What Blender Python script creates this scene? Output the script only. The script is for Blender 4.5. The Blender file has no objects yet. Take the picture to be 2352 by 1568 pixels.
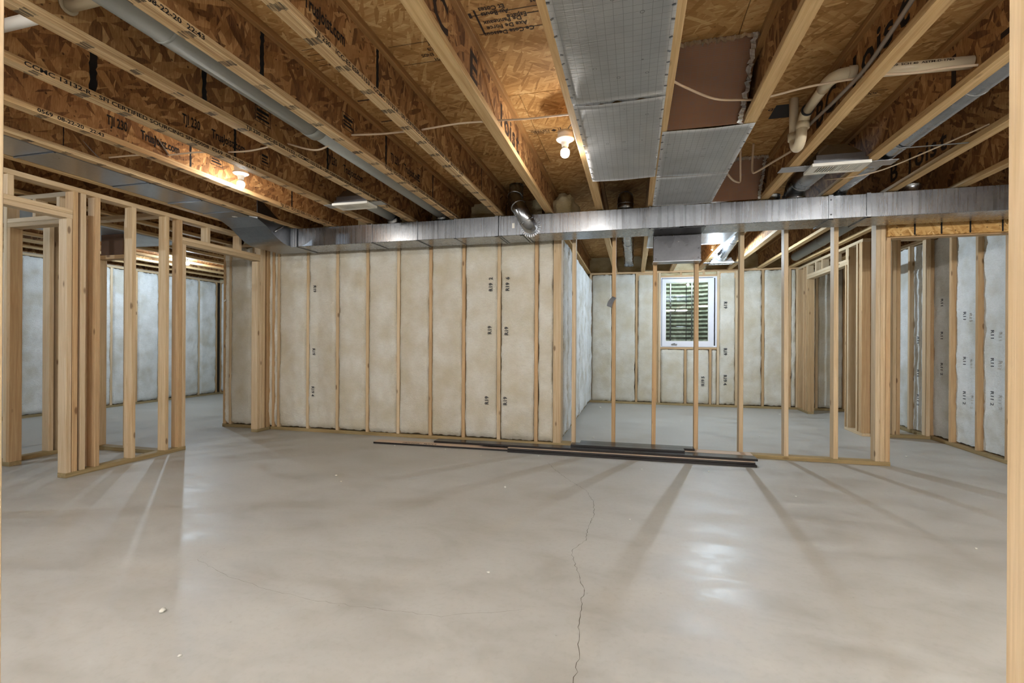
import bpy, bmesh, math, random
from mathutils import Vector, Matrix, noise

random.seed(7)
sc = bpy.context.scene
COL = sc.collection

# ------------------------------------------------------------------ camera, world, exposure
CX, CY, F, CAM_H = 1176.0, 784.0, 1095.0, 1.1124
cam_d = bpy.data.cameras.new('camera')
cam_d.sensor_fit = 'HORIZONTAL'
cam_d.sensor_width = 36.0
cam_d.lens = F / 2352.0 * 36.0
cam_d.clip_start = 0.02
cam_d.clip_end = 100
cam = bpy.data.objects.new('camera', cam_d)
COL.objects.link(cam)
RW = Matrix(((0.968877680, 0.00491027965, -0.247491273),
             (0.247487273, 0.00141572984, 0.968890110),
             (0.00510790217, -0.999986942, 0.000156437324)))   # image axes (right, down, forward) -> world
right, down, fwd = RW.col[0], RW.col[1], RW.col[2]
cam.matrix_world = Matrix(((right.x, -down.x, -fwd.x, 0.0),
                           (right.y, -down.y, -fwd.y, 0.0),
                           (right.z, -down.z, -fwd.z, CAM_H),
                           (0, 0, 0, 1)))
sc.camera = cam

world = bpy.data.worlds.new('sky')
sc.world = world
world.use_nodes = True
world.node_tree.nodes['Background'].inputs[0].default_value = (0.80, 0.90, 1.0, 1)
world.node_tree.nodes['Background'].inputs[1].default_value = 2.2

sc.view_settings.view_transform = 'Standard'
sc.view_settings.look = 'None'
sc.view_settings.gamma = 1.0
sc.view_settings.use_curve_mapping = False
sc.view_settings.exposure = 2.08
sc.cycles.use_denoising = True
sc.cycles.max_bounces = 7
sc.cycles.diffuse_bounces = 5
sc.cycles.glossy_bounces = 3
sc.cycles.transmission_bounces = 4
sc.cycles.use_adaptive_sampling = False
sc.cycles.adaptive_threshold = 0.03
sc.cycles.adaptive_min_samples = 24
sc.cycles.use_light_tree = False
sc.cycles.caustics_reflective = False
sc.cycles.caustics_refractive = False

BULB_WARM = ((1.0, 0.95, 0.88), 100.0)
BULB_COOL = ((0.70, 0.85, 1.0), 950.0)
BULB_SIDE = ((0.70, 0.85, 1.0), 560.0)
FILL_TUBE = ((1.0, 0.985, 0.955), 74.0)  # glow of the added fill tubes

# ------------------------------------------------------------------ main dimensions (metres)
ZJ = 2.37            # underside of the joists
ZS = 2.672           # underside of the subfloor
JW = 0.067           # flange width
JOIST_X = [-4.25, -3.765, -3.283, -2.798, -2.314, -1.83, -1.345, -0.845, -0.357,
           0.118, 0.604, 1.069, 1.55, 2.03, 2.51, 2.99]
YD0, YD1 = 4.58, 4.93     # trunk duct front and rear
ZD0, ZD1 = 2.164, 2.364   # trunk duct underside and top

# ------------------------------------------------------------------ helpers
WM = {}

def srgb(r, g, b):
    f = lambda c: ((c / 255 + 0.055) / 1.055) ** 2.4 if c > 10.3 else c / 255 / 12.92
    return (f(r), f(g), f(b), 1.0)

def link(o, parent=None, world_m=None):
    COL.objects.link(o)
    m = world_m if world_m is not None else Matrix.Identity(4)
    WM[o] = m.copy()
    if parent is not None:
        o.parent = parent
        o.matrix_parent_inverse = WM[parent].inverted()
    o.matrix_basis = m
    return o

def tag(o, label=None, cat=None, group=None, kind=None):
    if label: o['label'] = label
    if cat: o['category'] = cat
    if group: o['group'] = group
    if kind: o['kind'] = kind
    return o

def empty(name, loc, label=None, cat=None, group=None, kind=None):
    o = bpy.data.objects.new(name, None)
    o.empty_display_size = 0.1
    link(o, None, Matrix.Translation(Vector(loc)))
    return tag(o, label, cat, group, kind)

def mesh_from(name, verts, faces, mat, smooth=False):
    me = bpy.data.meshes.new(name)
    me.from_pydata([tuple(v) for v in verts], [], faces)
    me.materials.append(mat)
    if smooth:
        me.polygons.foreach_set('use_smooth', [True] * len(me.polygons))
    me.update()
    return me

def mesh_bm(name, bm, mat, smooth=False):
    me = bpy.data.meshes.new(name)
    bm.to_mesh(me)
    bm.free()
    me.materials.append(mat)
    if smooth:
        me.polygons.foreach_set('use_smooth', [True] * len(me.polygons))
    me.update()
    return me

def obj(name, me, parent=None, m=None):
    return link(bpy.data.objects.new(name, me), parent, m)

AX = {'z': Matrix.Identity(3),
      'x': Matrix(((0, 0, 1), (1, 0, 0), (0, 1, 0))),   # local x,y,z -> world y,z,x
      'y': Matrix(((0, 1, 0), (0, 0, 1), (1, 0, 0)))}   # local x,y,z -> world z,x,y
_box = {}

def box_mesh(dx, dy, dz, mat, bev=0.002):
    k = (round(dx, 4), round(dy, 4), round(dz, 4), mat.name, bev)
    if k in _box: return _box[k]
    bm = bmesh.new()
    bmesh.ops.create_cube(bm, size=1.0)
    bmesh.ops.scale(bm, vec=(dx, dy, dz), verts=bm.verts)
    b = min(bev, dx * 0.25, dy * 0.25, dz * 0.25)
    if b > 0.0003:
        bmesh.ops.bevel(bm, geom=list(bm.edges), offset=b, segments=1, affect='EDGES')
    _box[k] = mesh_bm('box', bm, mat)
    return _box[k]

def board(name, x0, x1, y0, y1, z0, z1, axis, mat, parent=None, bev=0.002, tilt=None):
    """A piece of lumber or sheet: its local Z runs along the grain."""
    if x1 < x0: x0, x1 = x1, x0
    if y1 < y0: y0, y1 = y1, y0
    c = Vector(((x0 + x1) / 2, (y0 + y1) / 2, (z0 + z1) / 2))
    d = (x1 - x0, y1 - y0, z1 - z0)
    ld = {'z': d, 'x': (d[1], d[2], d[0]), 'y': (d[2], d[0], d[1])}[axis]
    m = Matrix.Translation(c) @ AX[axis].to_4x4()
    if tilt is not None:
        m = Matrix.Translation(c) @ tilt.to_4x4() @ AX[axis].to_4x4()
    return obj(name, box_mesh(*ld, mat, bev), parent, m)

def add_box(bm, x0, x1, y0, y1, z0, z1):
    vs = [bm.verts.new(p) for p in ((x0, y0, z0), (x1, y0, z0), (x1, y1, z0), (x0, y1, z0),
                                    (x0, y0, z1), (x1, y0, z1), (x1, y1, z1), (x0, y1, z1))]
    for f in ((0, 3, 2, 1), (4, 5, 6, 7), (0, 1, 5, 4), (1, 2, 6, 5), (2, 3, 7, 6), (3, 0, 4, 7)):
        bm.faces.new([vs[i] for i in f])

def add_tube(bm, pts, r, n=20, caps=True):
    """Sweep a circle along a polyline; r is one radius or one per point."""
    pts = [Vector(p) for p in pts]
    if not hasattr(r, '__len__'): r = [r] * len(pts)
    t0 = (pts[1] - pts[0]).normalized()
    up = Vector((0, 0, 1)) if abs(t0.z) < 0.9 else Vector((1, 0, 0))
    nrm = t0.cross(up).normalized()
    rings, pt = [], t0
    for i, p in enumerate(pts):
        if i == 0: t = t0
        elif i == len(pts) - 1: t = (pts[i] - pts[i - 1]).normalized()
        else: t = ((pts[i] - pts[i - 1]).normalized() + (pts[i + 1] - pts[i]).normalized()).normalized()
        q = pt.rotation_difference(t)
        nrm = (q @ nrm).normalized()
        nrm = (nrm - t * nrm.dot(t)).normalized()
        bn = t.cross(nrm)
        pt = t
        rings.append([bm.verts.new(p + (nrm * math.cos(2 * math.pi * k / n) + bn * math.sin(2 * math.pi * k / n)) * r[i]) for k in range(n)])
    for a, b in zip(rings, rings[1:]):
        for k in range(n):
            bm.faces.new((a[k], a[(k + 1) % n], b[(k + 1) % n], b[k]))
    if caps:
        bm.faces.new(rings[0][::-1])
        bm.faces.new(rings[-1])

def tube(name, pts, r, mat, parent=None, n=20, smooth=True):
    bm = bmesh.new()
    add_tube(bm, pts, r, n)
    bmesh.ops.recalc_face_normals(bm, faces=bm.faces)
    me = mesh_bm(name, bm, mat, smooth)
    if smooth:
        for p in me.polygons:
            if len(p.vertices) > 4: p.use_smooth = False
    return obj(name, me, parent)

def add_lathe(bm, prof, c, axis=Vector((0, 0, 1)), n=24):
    """prof: list of (radius, height) along the axis from the point c."""
    axis = Vector(axis).normalized()
    u = axis.cross(Vector((1, 0, 0)))
    if u.length < 0.1: u = axis.cross(Vector((0, 1, 0)))
    u.normalize(); v = axis.cross(u)
    c = Vector(c)
    rings = []
    for r, h in prof:
        if r < 1e-5:
            rings.append([bm.verts.new(c + axis * h)])
        else:
            rings.append([bm.verts.new(c + axis * h + (u * math.cos(2 * math.pi * k / n) + v * math.sin(2 * math.pi * k / n)) * r) for k in range(n)])
    for a, b in zip(rings, rings[1:]):
        for k in range(n):
            k2 = (k + 1) % n
            if len(a) == 1 and len(b) == 1: continue
            if len(a) == 1: bm.faces.new((a[0], b[k], b[k2]))
            elif len(b) == 1: bm.faces.new((a[k], b[0], a[k2]))
            else: bm.faces.new((a[k], b[k], b[k2], a[k2]))
    if len(rings[0]) > 1: bm.faces.new(rings[0])
    if len(rings[-1]) > 1: bm.faces.new(rings[-1][::-1])

def lathe(name, prof, c, mat, parent=None, axis=(0, 0, 1), n=24, smooth=True):
    bm = bmesh.new()
    add_lathe(bm, prof, c, axis, n)
    bmesh.ops.recalc_face_normals(bm, faces=bm.faces)
    return obj(name, mesh_bm(name, bm, mat, smooth), parent)

def arc(c, a, b, ang0, ang1, r, n):
    """Points on an arc about c in the plane of unit vectors a and b."""
    c, a, b = Vector(c), Vector(a), Vector(b)
    return [c + (a * math.cos(t) + b * math.sin(t)) * r for t in
            [math.radians(ang0 + (ang1 - ang0) * i / n) for i in range(n + 1)]]

_txt = {}

def text_mesh(s, size, mat):
    k = (s, round(size, 4), mat.name)
    if k in _txt: return _txt[k]
    cu = bpy.data.curves.new('print', 'FONT')
    cu.body = s
    cu.size = size
    cu.resolution_u = 2
    cu.offset = size * 0.022
    o = bpy.data.objects.new('print', cu)
    COL.objects.link(o)
    dg = bpy.context.evaluated_depsgraph_get()
    dg.update()
    me = bpy.data.meshes.new_from_object(o.evaluated_get(dg))
    COL.objects.unlink(o)
    bpy.data.objects.remove(o)
    me.materials.clear()
    me.materials.append(mat)
    _txt[k] = me
    return me

def lettering(s, size, origin, U, V, parent, mat, sx=1.0, name='lettering'):
    U, V = Vector(U), Vector(V)
    N = U.cross(V)
    m = Matrix(((U.x * sx, V.x, N.x, origin[0]), (U.y * sx, V.y, N.y, origin[1]), (U.z * sx, V.z, N.z, origin[2]), (0, 0, 0, 1)))
    o = obj(name, text_mesh(s, size, mat), parent, m)
    if len(s.replace(' ', '')) > 1: o['kind'] = 'stuff'
    return o

# ------------------------------------------------------------------ materials
class NT:
    def __init__(self, name):
        self.m = bpy.data.materials.new(name)
        self.m.use_nodes = True
        self.t = self.m.node_tree
        self.b = self.t.nodes['Principled BSDF']
    def n(self, typ, **kw):
        nd = self.t.nodes.new(typ)
        for k, v in kw.items(): setattr(nd, k, v)
        return nd
    def l(self, a, b): self.t.links.new(a, b)
    def val(self, sock, v):
        if hasattr(v, 'is_linked') or isinstance(v, bpy.types.NodeSocket): self.l(v, sock)
        else: sock.default_value = v
    def math(self, op, a, b=0.0, clamp=False):
        nd = self.n('ShaderNodeMath', operation=op, use_clamp=clamp)
        self.val(nd.inputs[0], a); self.val(nd.inputs[1], b)
        return nd.outputs[0]
    def mix(self, fac, a, b, blend='MIX'):
        nd = self.n('ShaderNodeMix', data_type='RGBA', blend_type=blend)
        self.val(nd.inputs[0], fac); self.val(nd.inputs[6], a); self.val(nd.inputs[7], b)
        return nd.outputs[2]
    def ramp(self, fac, stops, interp='LINEAR'):
        nd = self.n('ShaderNodeValToRGB')
        cr = nd.color_ramp
        cr.interpolation = interp
        while len(cr.elements) < len(stops): cr.elements.new(0.5)
        for e, (p, c) in zip(cr.elements, stops):
            e.position = p
            e.color = c if hasattr(c, '__len__') else (c, c, c, 1)
        self.val(nd.inputs[0], fac)
        return nd.outputs[0]
    def coords(self, rnd=37.0):
        tc = self.n('ShaderNodeTexCoord')
        oi = self.n('ShaderNodeObjectInfo')
        add = self.n('ShaderNodeVectorMath', operation='MULTIPLY_ADD')
        comb = self.n('ShaderNodeCombineXYZ')
        for i in range(3): self.l(oi.outputs['Random'], comb.inputs[i])
        self.l(comb.outputs[0], add.inputs[0])
        add.inputs[1].default_value = (rnd, rnd * 0.37, rnd * 1.7)
        self.l(tc.outputs['Object'], add.inputs[2])
        self.rand = oi.outputs['Random']
        return add.outputs[0]
    def mapp(self, v, scale=(1, 1, 1), rot=(0, 0, 0), loc=(0, 0, 0)):
        nd = self.n('ShaderNodeMapping')
        self.l(v, nd.inputs[0])
        nd.inputs['Location'].default_value = loc
        nd.inputs['Rotation'].default_value = rot
        nd.inputs['Scale'].default_value = scale
        return nd.outputs[0]
    def noise(self, v, scale=5.0, detail=3.0, rough=0.5, dist=0.0):
        nd = self.n('ShaderNodeTexNoise')
        self.l(v, nd.inputs['Vector'])
        nd.inputs['Scale'].default_value = scale
        nd.inputs['Detail'].default_value = detail
        nd.inputs['Roughness'].default_value = rough
        nd.inputs['Distortion'].default_value = dist
        return nd.outputs['Fac']
    def voro(self, v, scale=1.0, out='Color', rnd=1.0, feature='F1'):
        nd = self.n('ShaderNodeTexVoronoi', feature=feature)
        self.l(v, nd.inputs['Vector'])
        nd.inputs['Scale'].default_value = scale
        nd.inputs['Randomness'].default_value = rnd
        return nd.outputs[out]
    def bump(self, h, strength=0.3, dist=0.01):
        nd = self.n('ShaderNodeBump')
        nd.inputs['Strength'].default_value = strength
        nd.inputs['Distance'].default_value = dist
        self.l(h, nd.inputs['Height'])
        self.l(nd.outputs[0], self.b.inputs['Normal'])
    def set(self, **kw):
        names = dict(color='Base Color', rough='Roughness', metal='Metallic', spec='Specular IOR Level', trans='Transmission Weight', ior='IOR', alpha='Alpha')
        for k, v in kw.items(): self.val(self.b.inputs[names[k]], v)
        return self.m

def wood_mat(name, dark, light, knots=0.7, rough=0.62, hue=0.18, laminated=False):
    t = NT(name)
    v = t.coords()
    g = t.noise(t.mapp(v, (16, 16, 0.55)), 3.2, 3, 0.62, 0.9)
    fine = t.noise(t.mapp(v, (90, 90, 2.2)), 3.0, 2, 0.5)
    col = t.ramp(g, [(0.28, dark), (0.5, tuple((a + b) / 2 for a, b in zip(dark, light))), (0.72, light)])
    col = t.mix(0.16, col, t.ramp(fine, [(0.3, (0.25, 0.17, 0.09, 1)), (0.7, (1, 1, 1, 1))]), 'MULTIPLY')
    # broad weathering and warm streaks
    st = t.noise(t.mapp(v, (5, 5, 0.7)), 2.0, 2)
    col = t.mix(t.math('MULTIPLY', t.ramp(st, [(0.5, 0.0), (0.75, 1.0)]), 0.30), col, srgb(186, 146, 100), 'MIX')
    # knots
    kd = t.voro(t.mapp(v, (9, 9, 3.4)), 1.0, 'Distance')
    km = t.ramp(kd, [(0.07, 1.0), (0.13, 0.0)])
    col = t.mix(t.math('MULTIPLY', km, knots), col, srgb(92, 58, 30))
    if laminated:
        ply = t.noise(t.mapp(v, (120, 120, 0.35)), 1.6, 2, 0.5)
        col = t.mix(t.math('MULTIPLY', t.ramp(ply, [(0.42, 1.0), (0.52, 0.0)]), 0.45), col, srgb(136, 96, 56))
        # sooty finger-joint marks on the underside, every 21 cm
        ge = t.n('ShaderNodeNewGeometry'); sn = t.n('ShaderNodeSeparateXYZ'); t.l(ge.outputs['Normal'], sn.inputs[0])
        under = t.math('LESS_THAN', sn.outputs[2], -0.6)
        sp = t.n('ShaderNodeSeparateXYZ'); t.l(v, sp.inputs[0])
        wob = t.noise(v, 60.0, 2)
        fr = t.math('FRACT', t.math('DIVIDE', t.math('ADD', sp.outputs[2], t.math('MULTIPLY', wob, 0.03)), 0.21))
        mk = t.math('MULTIPLY', under, t.math('LESS_THAN', fr, 0.20))
        mk = t.math('MULTIPLY', mk, t.ramp(t.noise(t.mapp(v, (90, 90, 14)), 1.0, 3), [(0.36, 0.0), (0.56, 0.85)]))
        col = t.mix(mk, col, srgb(46, 38, 30))
    # each piece a little lighter or darker
    hv = t.ramp(t.rand, [(0.0, (1 - hue, 1 - hue * 1.15, 1 - hue * 1.5, 1)), (0.5, (1, 1, 1, 1)), (1.0, (1.0, 0.96, 0.88, 1))])
    col = t.mix(1.0, col, hv, 'MULTIPLY')
    t.bump(fine, 0.12, 0.004)
    return t.set(color=col, rough=rough, spec=0.25)

def osb_mat(name, stops, along, rough=0.75, dark=0.8, gloss=0.2):
    """Flakes lie in the local x-z plane; along = 'x' or 'z' is their main run."""
    t = NT(name)
    v = t.coords(11.0)
    nz = t.n('ShaderNodeTexNoise'); t.l(v, nz.inputs['Vector']); nz.inputs['Scale'].default_value = 9.0; nz.inputs['Detail'].default_value = 2.0
    off = t.n('ShaderNodeVectorMath', operation='MULTIPLY_ADD')
    t.l(nz.outputs['Color'], off.inputs[0]); off.inputs[1].default_value = (0.012, 0.0, 0.012); t.l(v, off.inputs[2])
    w = off.outputs[0]
    long, wide = (8.0, 36.0) if along == 'x' else (7.0, 50.0)
    s = (long, 1.0, wide) if along == 'x' else (wide, 1.0, long)
    def flakes(ang, sc):
        r = t.mapp(w, (1, 1, 1), (0, math.radians(ang), 0))
        c = t.voro(t.mapp(r, tuple(a * sc if i != 1 else 0.5 for i, a in enumerate(s))), 1.0, 'Color')
        sep = t.n('ShaderNodeSeparateColor'); t.l(c, sep.inputs[0])
        return sep.outputs[0], sep.outputs[1]
    a, a2 = flakes(14, 1.0)
    b, b2 = flakes(-38, 0.8)
    c, c2 = flakes(62, 1.15)
    f = t.mix(t.math('GREATER_THAN', b2, 0.62), a, b)
    f = t.mix(t.math('GREATER_THAN', c2, 0.74), f, c)
    grain = t.noise(t.mapp(w, (70, 1, 9) if along == 'z' else (9, 1, 70)), 2.5, 3, 0.65)
    f2 = t.math('ADD', t.math('MULTIPLY', f, 0.52), t.math('MULTIPLY', grain, 0.54))
    big = t.noise(v, 2.2, 1)
    f2 = t.math('ADD', f2, t.math('MULTIPLY', t.math('SUBTRACT', big, 0.5), 0.35))
    n = len(stops)
    col = t.ramp(f2, [(0.12 + 0.76 * i / (n - 1), srgb(*st)) for i, st in enumerate(stops)])
    spot = t.voro(t.mapp(w, (26, 1, 26)), 1.0, 'Distance')
    sm = t.math('MULTIPLY', t.ramp(spot, [(0.10, 1.0), (0.2, 0.0)]), t.math('GREATER_THAN', c2, 0.55))
    col = t.mix(t.math('MULTIPLY', sm, dark), col, srgb(48, 28, 16))
    t.bump(grain, 0.16, 0.003)
    return t.set(color=col, rough=rough, spec=gloss)

def metal_mat(name, base, rough, streak=None, spangle=0.12, bump=0.0, metal=1.0):
    t = NT(name)
    v = t.coords(5.0)
    sp = t.voro(v, 55.0, 'Color')
    sep = t.n('ShaderNodeSeparateColor'); t.l(sp, sep.inputs[0])
    cloud = t.noise(v, 5.0, 4, 0.6)
    f = t.math('ADD', t.math('MULTIPLY', sep.outputs[0], spangle), t.math('MULTIPLY', cloud, 0.45))
    if streak:
        st = t.noise(t.mapp(v, streak), 1.0, 4, 0.6)
        f = t.math('ADD', f, t.math('MULTIPLY', t.math('SUBTRACT', st, 0.12), 0.38))
        rr = t.math('ADD', rough - 0.07, t.math('MULTIPLY', st, 0.16))
    else:
        rr = t.math('ADD', rough - 0.07, t.math('MULTIPLY', cloud, 0.16))
    lo = tuple(c * 0.66 for c in base[:3]) + (1,)
    col = t.ramp(f, [(0.15, lo), (0.75, base)])
    if bump: t.bump(t.noise(v, 6.0, 2), bump, 0.02)
    return t.set(color=col, rough=rr, metal=metal)

def foil_mat(name, base, rough=0.36, metal=0.6):
    t = NT(name)
    tc = t.n('ShaderNodeTexCoord')
    v = tc.outputs['Object']
    sep = t.n('ShaderNodeSeparateXYZ'); t.l(v, sep.inputs[0])
    def lines(s, period, w):
        fr = t.math('FRACT', t.math('DIVIDE', t.math('ADD', s, 50.0), period))
        return t.math('LESS_THAN', fr, w)
    g1 = lines(sep.outputs[0], 0.036, 0.045)
    g2 = lines(sep.outputs[2], 0.036, 0.045)
    g3 = lines(sep.outputs[2], 0.009, 0.16)
    cl = t.noise(v, 4.0, 3)
    col = t.ramp(cl, [(0.3, tuple(c * 0.8 for c in base[:3]) + (1,)), (0.7, base)])
    col = t.mix(t.math('MULTIPLY', t.math('MAXIMUM', g1, g2), 0.45), col, (0.10, 0.10, 0.11, 1))
    col = t.mix(t.math('MULTIPLY', g3, 0.16), col, (0.18, 0.18, 0.19, 1))
    # little printed rings
    rd = t.voro(t.mapp(v, (9, 1, 9)), 1.0, 'Distance', 0.35)
    ring = t.ramp(rd, [(0.055, 0.0), (0.06, 1.0), (0.085, 1.0), (0.09, 0.0)])
    col = t.mix(t.math('MULTIPLY', ring, 0.5), col, (0.1, 0.1, 0.12, 1))
    h = t.math('ADD', t.noise(t.mapp(v, (3, 1, 30)), 4.0, 2), t.math('MULTIPLY', g3, 0.25))
    t.bump(h, 0.10, 0.01)
    return t.set(color=col, rough=t.math('ADD', rough - 0.06, t.math('MULTIPLY', cl, 0.14)), metal=metal)

def plain(name, col, rough=0.6, spec=0.4, metal=0.0, var=0.08):
    t = NT(name)
    v = t.coords(3.0)
    nz = t.noise(v, 14.0, 3)
    c = t.mix(t.math('MULTIPLY', nz, 2 * var), col, tuple(x * 0.55 for x in col[:3]) + (1,))
    return t.set(color=c, rough=rough, spec=spec, metal=metal)

def emit_mat(name, col, strength):
    t = NT(name)
    t.set(color=(1, 1, 1, 1), rough=0.4)
    t.b.inputs['Emission Color'].default_value = tuple(col) + (1,)
    t.b.inputs['Emission Strength'].default_value = strength
    return t.m

M = {}
M['stud'] = wood_mat('spruce_lumber', srgb(196, 171, 136), srgb(222, 203, 174))
M['stud_warm'] = wood_mat('fir_lumber', srgb(182, 149, 110), srgb(212, 183, 144))
M['treated'] = wood_mat('treated_lumber', srgb(134, 118, 84), srgb(178, 160, 122), 0.5)
M['flange'] = wood_mat('flange_lumber', srgb(190, 153, 104), srgb(228, 200, 152), 0.35, 0.6, 0.10)
M['flange_print'] = wood_mat('laminated_flange', srgb(184, 148, 102), srgb(234, 210, 168), 0.0, 0.6, 0.08, True)
M['dull_wood'] = wood_mat('top_flange_lumber', srgb(140, 104, 64), srgb(178, 138, 90), 0.35, 0.7, 0.10)
M['web'] = osb_mat('osb_web', [(70, 46, 30), (118, 83, 52), (148, 107, 67), (172, 130, 84), (206, 168, 116)], 'x')
M['subfloor'] = osb_mat('osb_subfloor', [(124, 88, 50), (158, 118, 70), (176, 136, 84), (190, 152, 100), (212, 180, 130)], 'z', dark=0.4)
M['rim'] = osb_mat('osb_header', [(118, 80, 40), (168, 124, 68), (194, 150, 90), (208, 168, 108), (226, 192, 138)], 'z')
M['ink'] = plain('black_ink', (0.012, 0.012, 0.013, 1), 0.7, 0.2, 0, 0.02)
M['ink_brown'] = plain('faded_brown_ink', (0.035, 0.022, 0.016, 1), 0.8, 0.2, 0, 0.02)
M['ink_grey'] = plain('grey_ink', (0.05, 0.05, 0.055, 1), 0.8, 0.2, 0, 0.02)
M['galv'] = metal_mat('galvanized_trunk', (0.37, 0.385, 0.41, 1), 0.27, streak=(42, 42, 1.2), bump=0.04)
M['galv_plain'] = metal_mat('galvanized_sheet', (0.37, 0.385, 0.41, 1), 0.30, bump=0.04)
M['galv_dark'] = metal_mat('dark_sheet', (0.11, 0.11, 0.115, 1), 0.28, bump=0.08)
M['galv_pipe'] = metal_mat('galvanized_pipe', (0.52, 0.54, 0.57, 1), 0.26, spangle=0.08)
M['galv_dull'] = metal_mat('dull_grey_pipe', (0.42, 0.43, 0.40, 1), 0.6, spangle=0.04, metal=0.25)
M['foil'] = foil_mat('foil_panning', (0.90, 0.91, 0.92, 1))
M['foil_in'] = foil_mat('foil_panning_brown', (0.19, 0.09, 0.045, 1), 0.45, 0.4)  # on the end caps, reflected wood is painted into this brown
M['pvc'] = plain('cream_pvc', srgb(208, 194, 166), 0.32, 0.5, 0, 0.03)
M['pvc_white'] = plain('white_pvc', srgb(224, 222, 216), 0.35, 0.5, 0, 0.03)
M['cable'] = plain('cable_sheath', srgb(206, 184, 158), 0.5, 0.4, 0, 0.04)
M['pex'] = plain('grey_pex', srgb(140, 128, 116), 0.45, 0.4, 0, 0.04)
M['white'] = plain('white_enamel', srgb(226, 224, 216), 0.4, 0.5, 0, 0.02)
M['porcelain'] = plain('white_porcelain', srgb(238, 236, 230), 0.25, 0.5, 0, 0.02)
M['vinyl'] = plain('white_vinyl', srgb(222, 222, 228), 0.4, 0.5, 0, 0.02)
M['dark'] = plain('dark_rubber', (0.02, 0.02, 0.02, 1), 0.6, 0.3, 0, 0.02)
M['concrete'] = plain('foundation_concrete', srgb(150, 146, 140), 0.9, 0.2, 0, 0.2)
M['board_dark'] = plain('espresso_finish', srgb(40, 36, 36), 0.24, 0.5, 0, 0.25)
M['board_back'] = plain('bare_board_back', srgb(202, 180, 158), 0.7, 0.3, 0, 0.12)
M['crumb'] = plain('white_foam_crumb', srgb(226, 224, 214), 0.9, 0.2, 0, 0.05)
M['paper'] = plain('grey_paper', srgb(176, 180, 188), 0.6, 0.3, 0, 0.1)
M['gravel'] = plain('well_gravel', srgb(120, 118, 108), 0.95, 0.2, 0, 0.5)
def bulb_mat(name, col):
    # frosted glass: lets the filament's light through and glows itself
    t = NT(name)
    tr = t.n('ShaderNodeBsdfTransparent'); em = t.n('ShaderNodeEmission'); ad = t.n('ShaderNodeAddShader')
    em.inputs[0].default_value = tuple(col) + (1,); em.inputs[1].default_value = 3.0
    t.l(tr.outputs[0], ad.inputs[0]); t.l(em.outputs[0], ad.inputs[1])
    t.l(ad.outputs[0], t.t.nodes['Material Output'].inputs['Surface'])
    t.m.cycles.emission_sampling = 'NONE'
    return t.m
LAMP = {'warm_bulb': BULB_WARM, 'side_bulb': BULB_SIDE, 'cool_bulb': BULB_COOL}
M['warm_bulb'] = bulb_mat('warm_bulb_glass', BULB_WARM[0])
M['fill_tube'] = emit_mat('fill_tube_glow', *FILL_TUBE)
M['side_bulb'] = bulb_mat('side_bulb_glass', BULB_SIDE[0])
M['cool_bulb'] = bulb_mat('cool_bulb_glass', BULB_COOL[0])

def mat_concrete_floor():
    t = NT('slab_concrete')
    tc = t.n('ShaderNodeTexCoord'); v = tc.outputs['Object']
    big = t.noise(v, 0.55, 2, 0.55, 0.4)
    mid = t.noise(t.mapp(v, (1.0, 1.8, 1), (0, 0, 0.5)), 2.4, 3, 0.62, 0.5)
    fine = t.noise(v, 38.0, 2, 0.6)
    col = t.ramp(big, [(0.3, srgb(160, 159, 152)), (0.5, srgb(174, 174, 168)), (0.72, srgb(186, 187, 183))])
    col = t.mix(0.5, col, t.ramp(mid, [(0.3, srgb(150, 146, 137)), (0.5, srgb(176, 174, 168)), (0.7, srgb(190, 189, 183))]))
    col = t.mix(t.math('MULTIPLY', t.ramp(fine, [(0.3, 1.0), (0.5, 0.0)]), 0.13), col, srgb(136, 128, 115))
    pits = t.voro(v, 7.0, 'Distance')
    col = t.mix(t.math('MULTIPLY', t.ramp(pits, [(0.02, 1.0), (0.035, 0.0)]), 0.45), col, srgb(130, 122, 108))
    rgh = t.math('ADD', t.math('MULTIPLY', t.ramp(mid, [(0.35, 0.0), (0.65, 1.0)]), 0.20), 0.33)
    rgh = t.math('ADD', rgh, t.math('MULTIPLY', fine, 0.08))
    t.bump(t.math('ADD', t.math('MULTIPLY', mid, 1.0), t.math('MULTIPLY', fine, 0.12)), 0.10, 0.012)
    return t.set(color=col, rough=rgh, spec=0.5)
M['floor'] = mat_concrete_floor()

def mat_batt(name, a, b, c):
    t = NT(name)
    v = t.coords(9.0)
    n1 = t.noise(v, 3.2, 2, 0.6)
    n2 = t.noise(t.mapp(v, (30, 30, 90)), 1.0, 3, 0.65, 1.0)
    n3 = t.noise(v, 140.0, 1, 0.6)
    col = t.ramp(n1, [(0.32, c), (0.5, a), (0.7, b)])
    col = t.mix(t.math('MULTIPLY', t.ramp(n2, [(0.35, 1.0), (0.6, 0.0)]), 0.22), col, tuple(x * 0.72 for x in c[:3]) + (1,))
    h = t.math('ADD', t.math('MULTIPLY', n2, 0.6), t.math('MULTIPLY', n3, 0.5))
    t.bump(h, 0.8, 0.016)
    return t.set(color=col, rough=1.0, spec=0.05)
M['batt'] = mat_batt('fiberglass_cream', srgb(216, 210, 195), srgb(226, 223, 213), srgb(207, 198, 176))
M['batt_white'] = mat_batt('fiberglass_white', srgb(226, 228, 226), srgb(238, 240, 240), srgb(208, 206, 196))
M['foam'] = mat_batt('spray_foam_cream', srgb(206, 192, 154), srgb(220, 210, 178), srgb(178, 160, 118))

def mat_glass():
    t = NT('window_glass')
    return t.set(color=(0.93, 0.97, 0.95, 1), rough=0.0, trans=1.0, ior=1.45)
M['glass'] = mat_glass()

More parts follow.
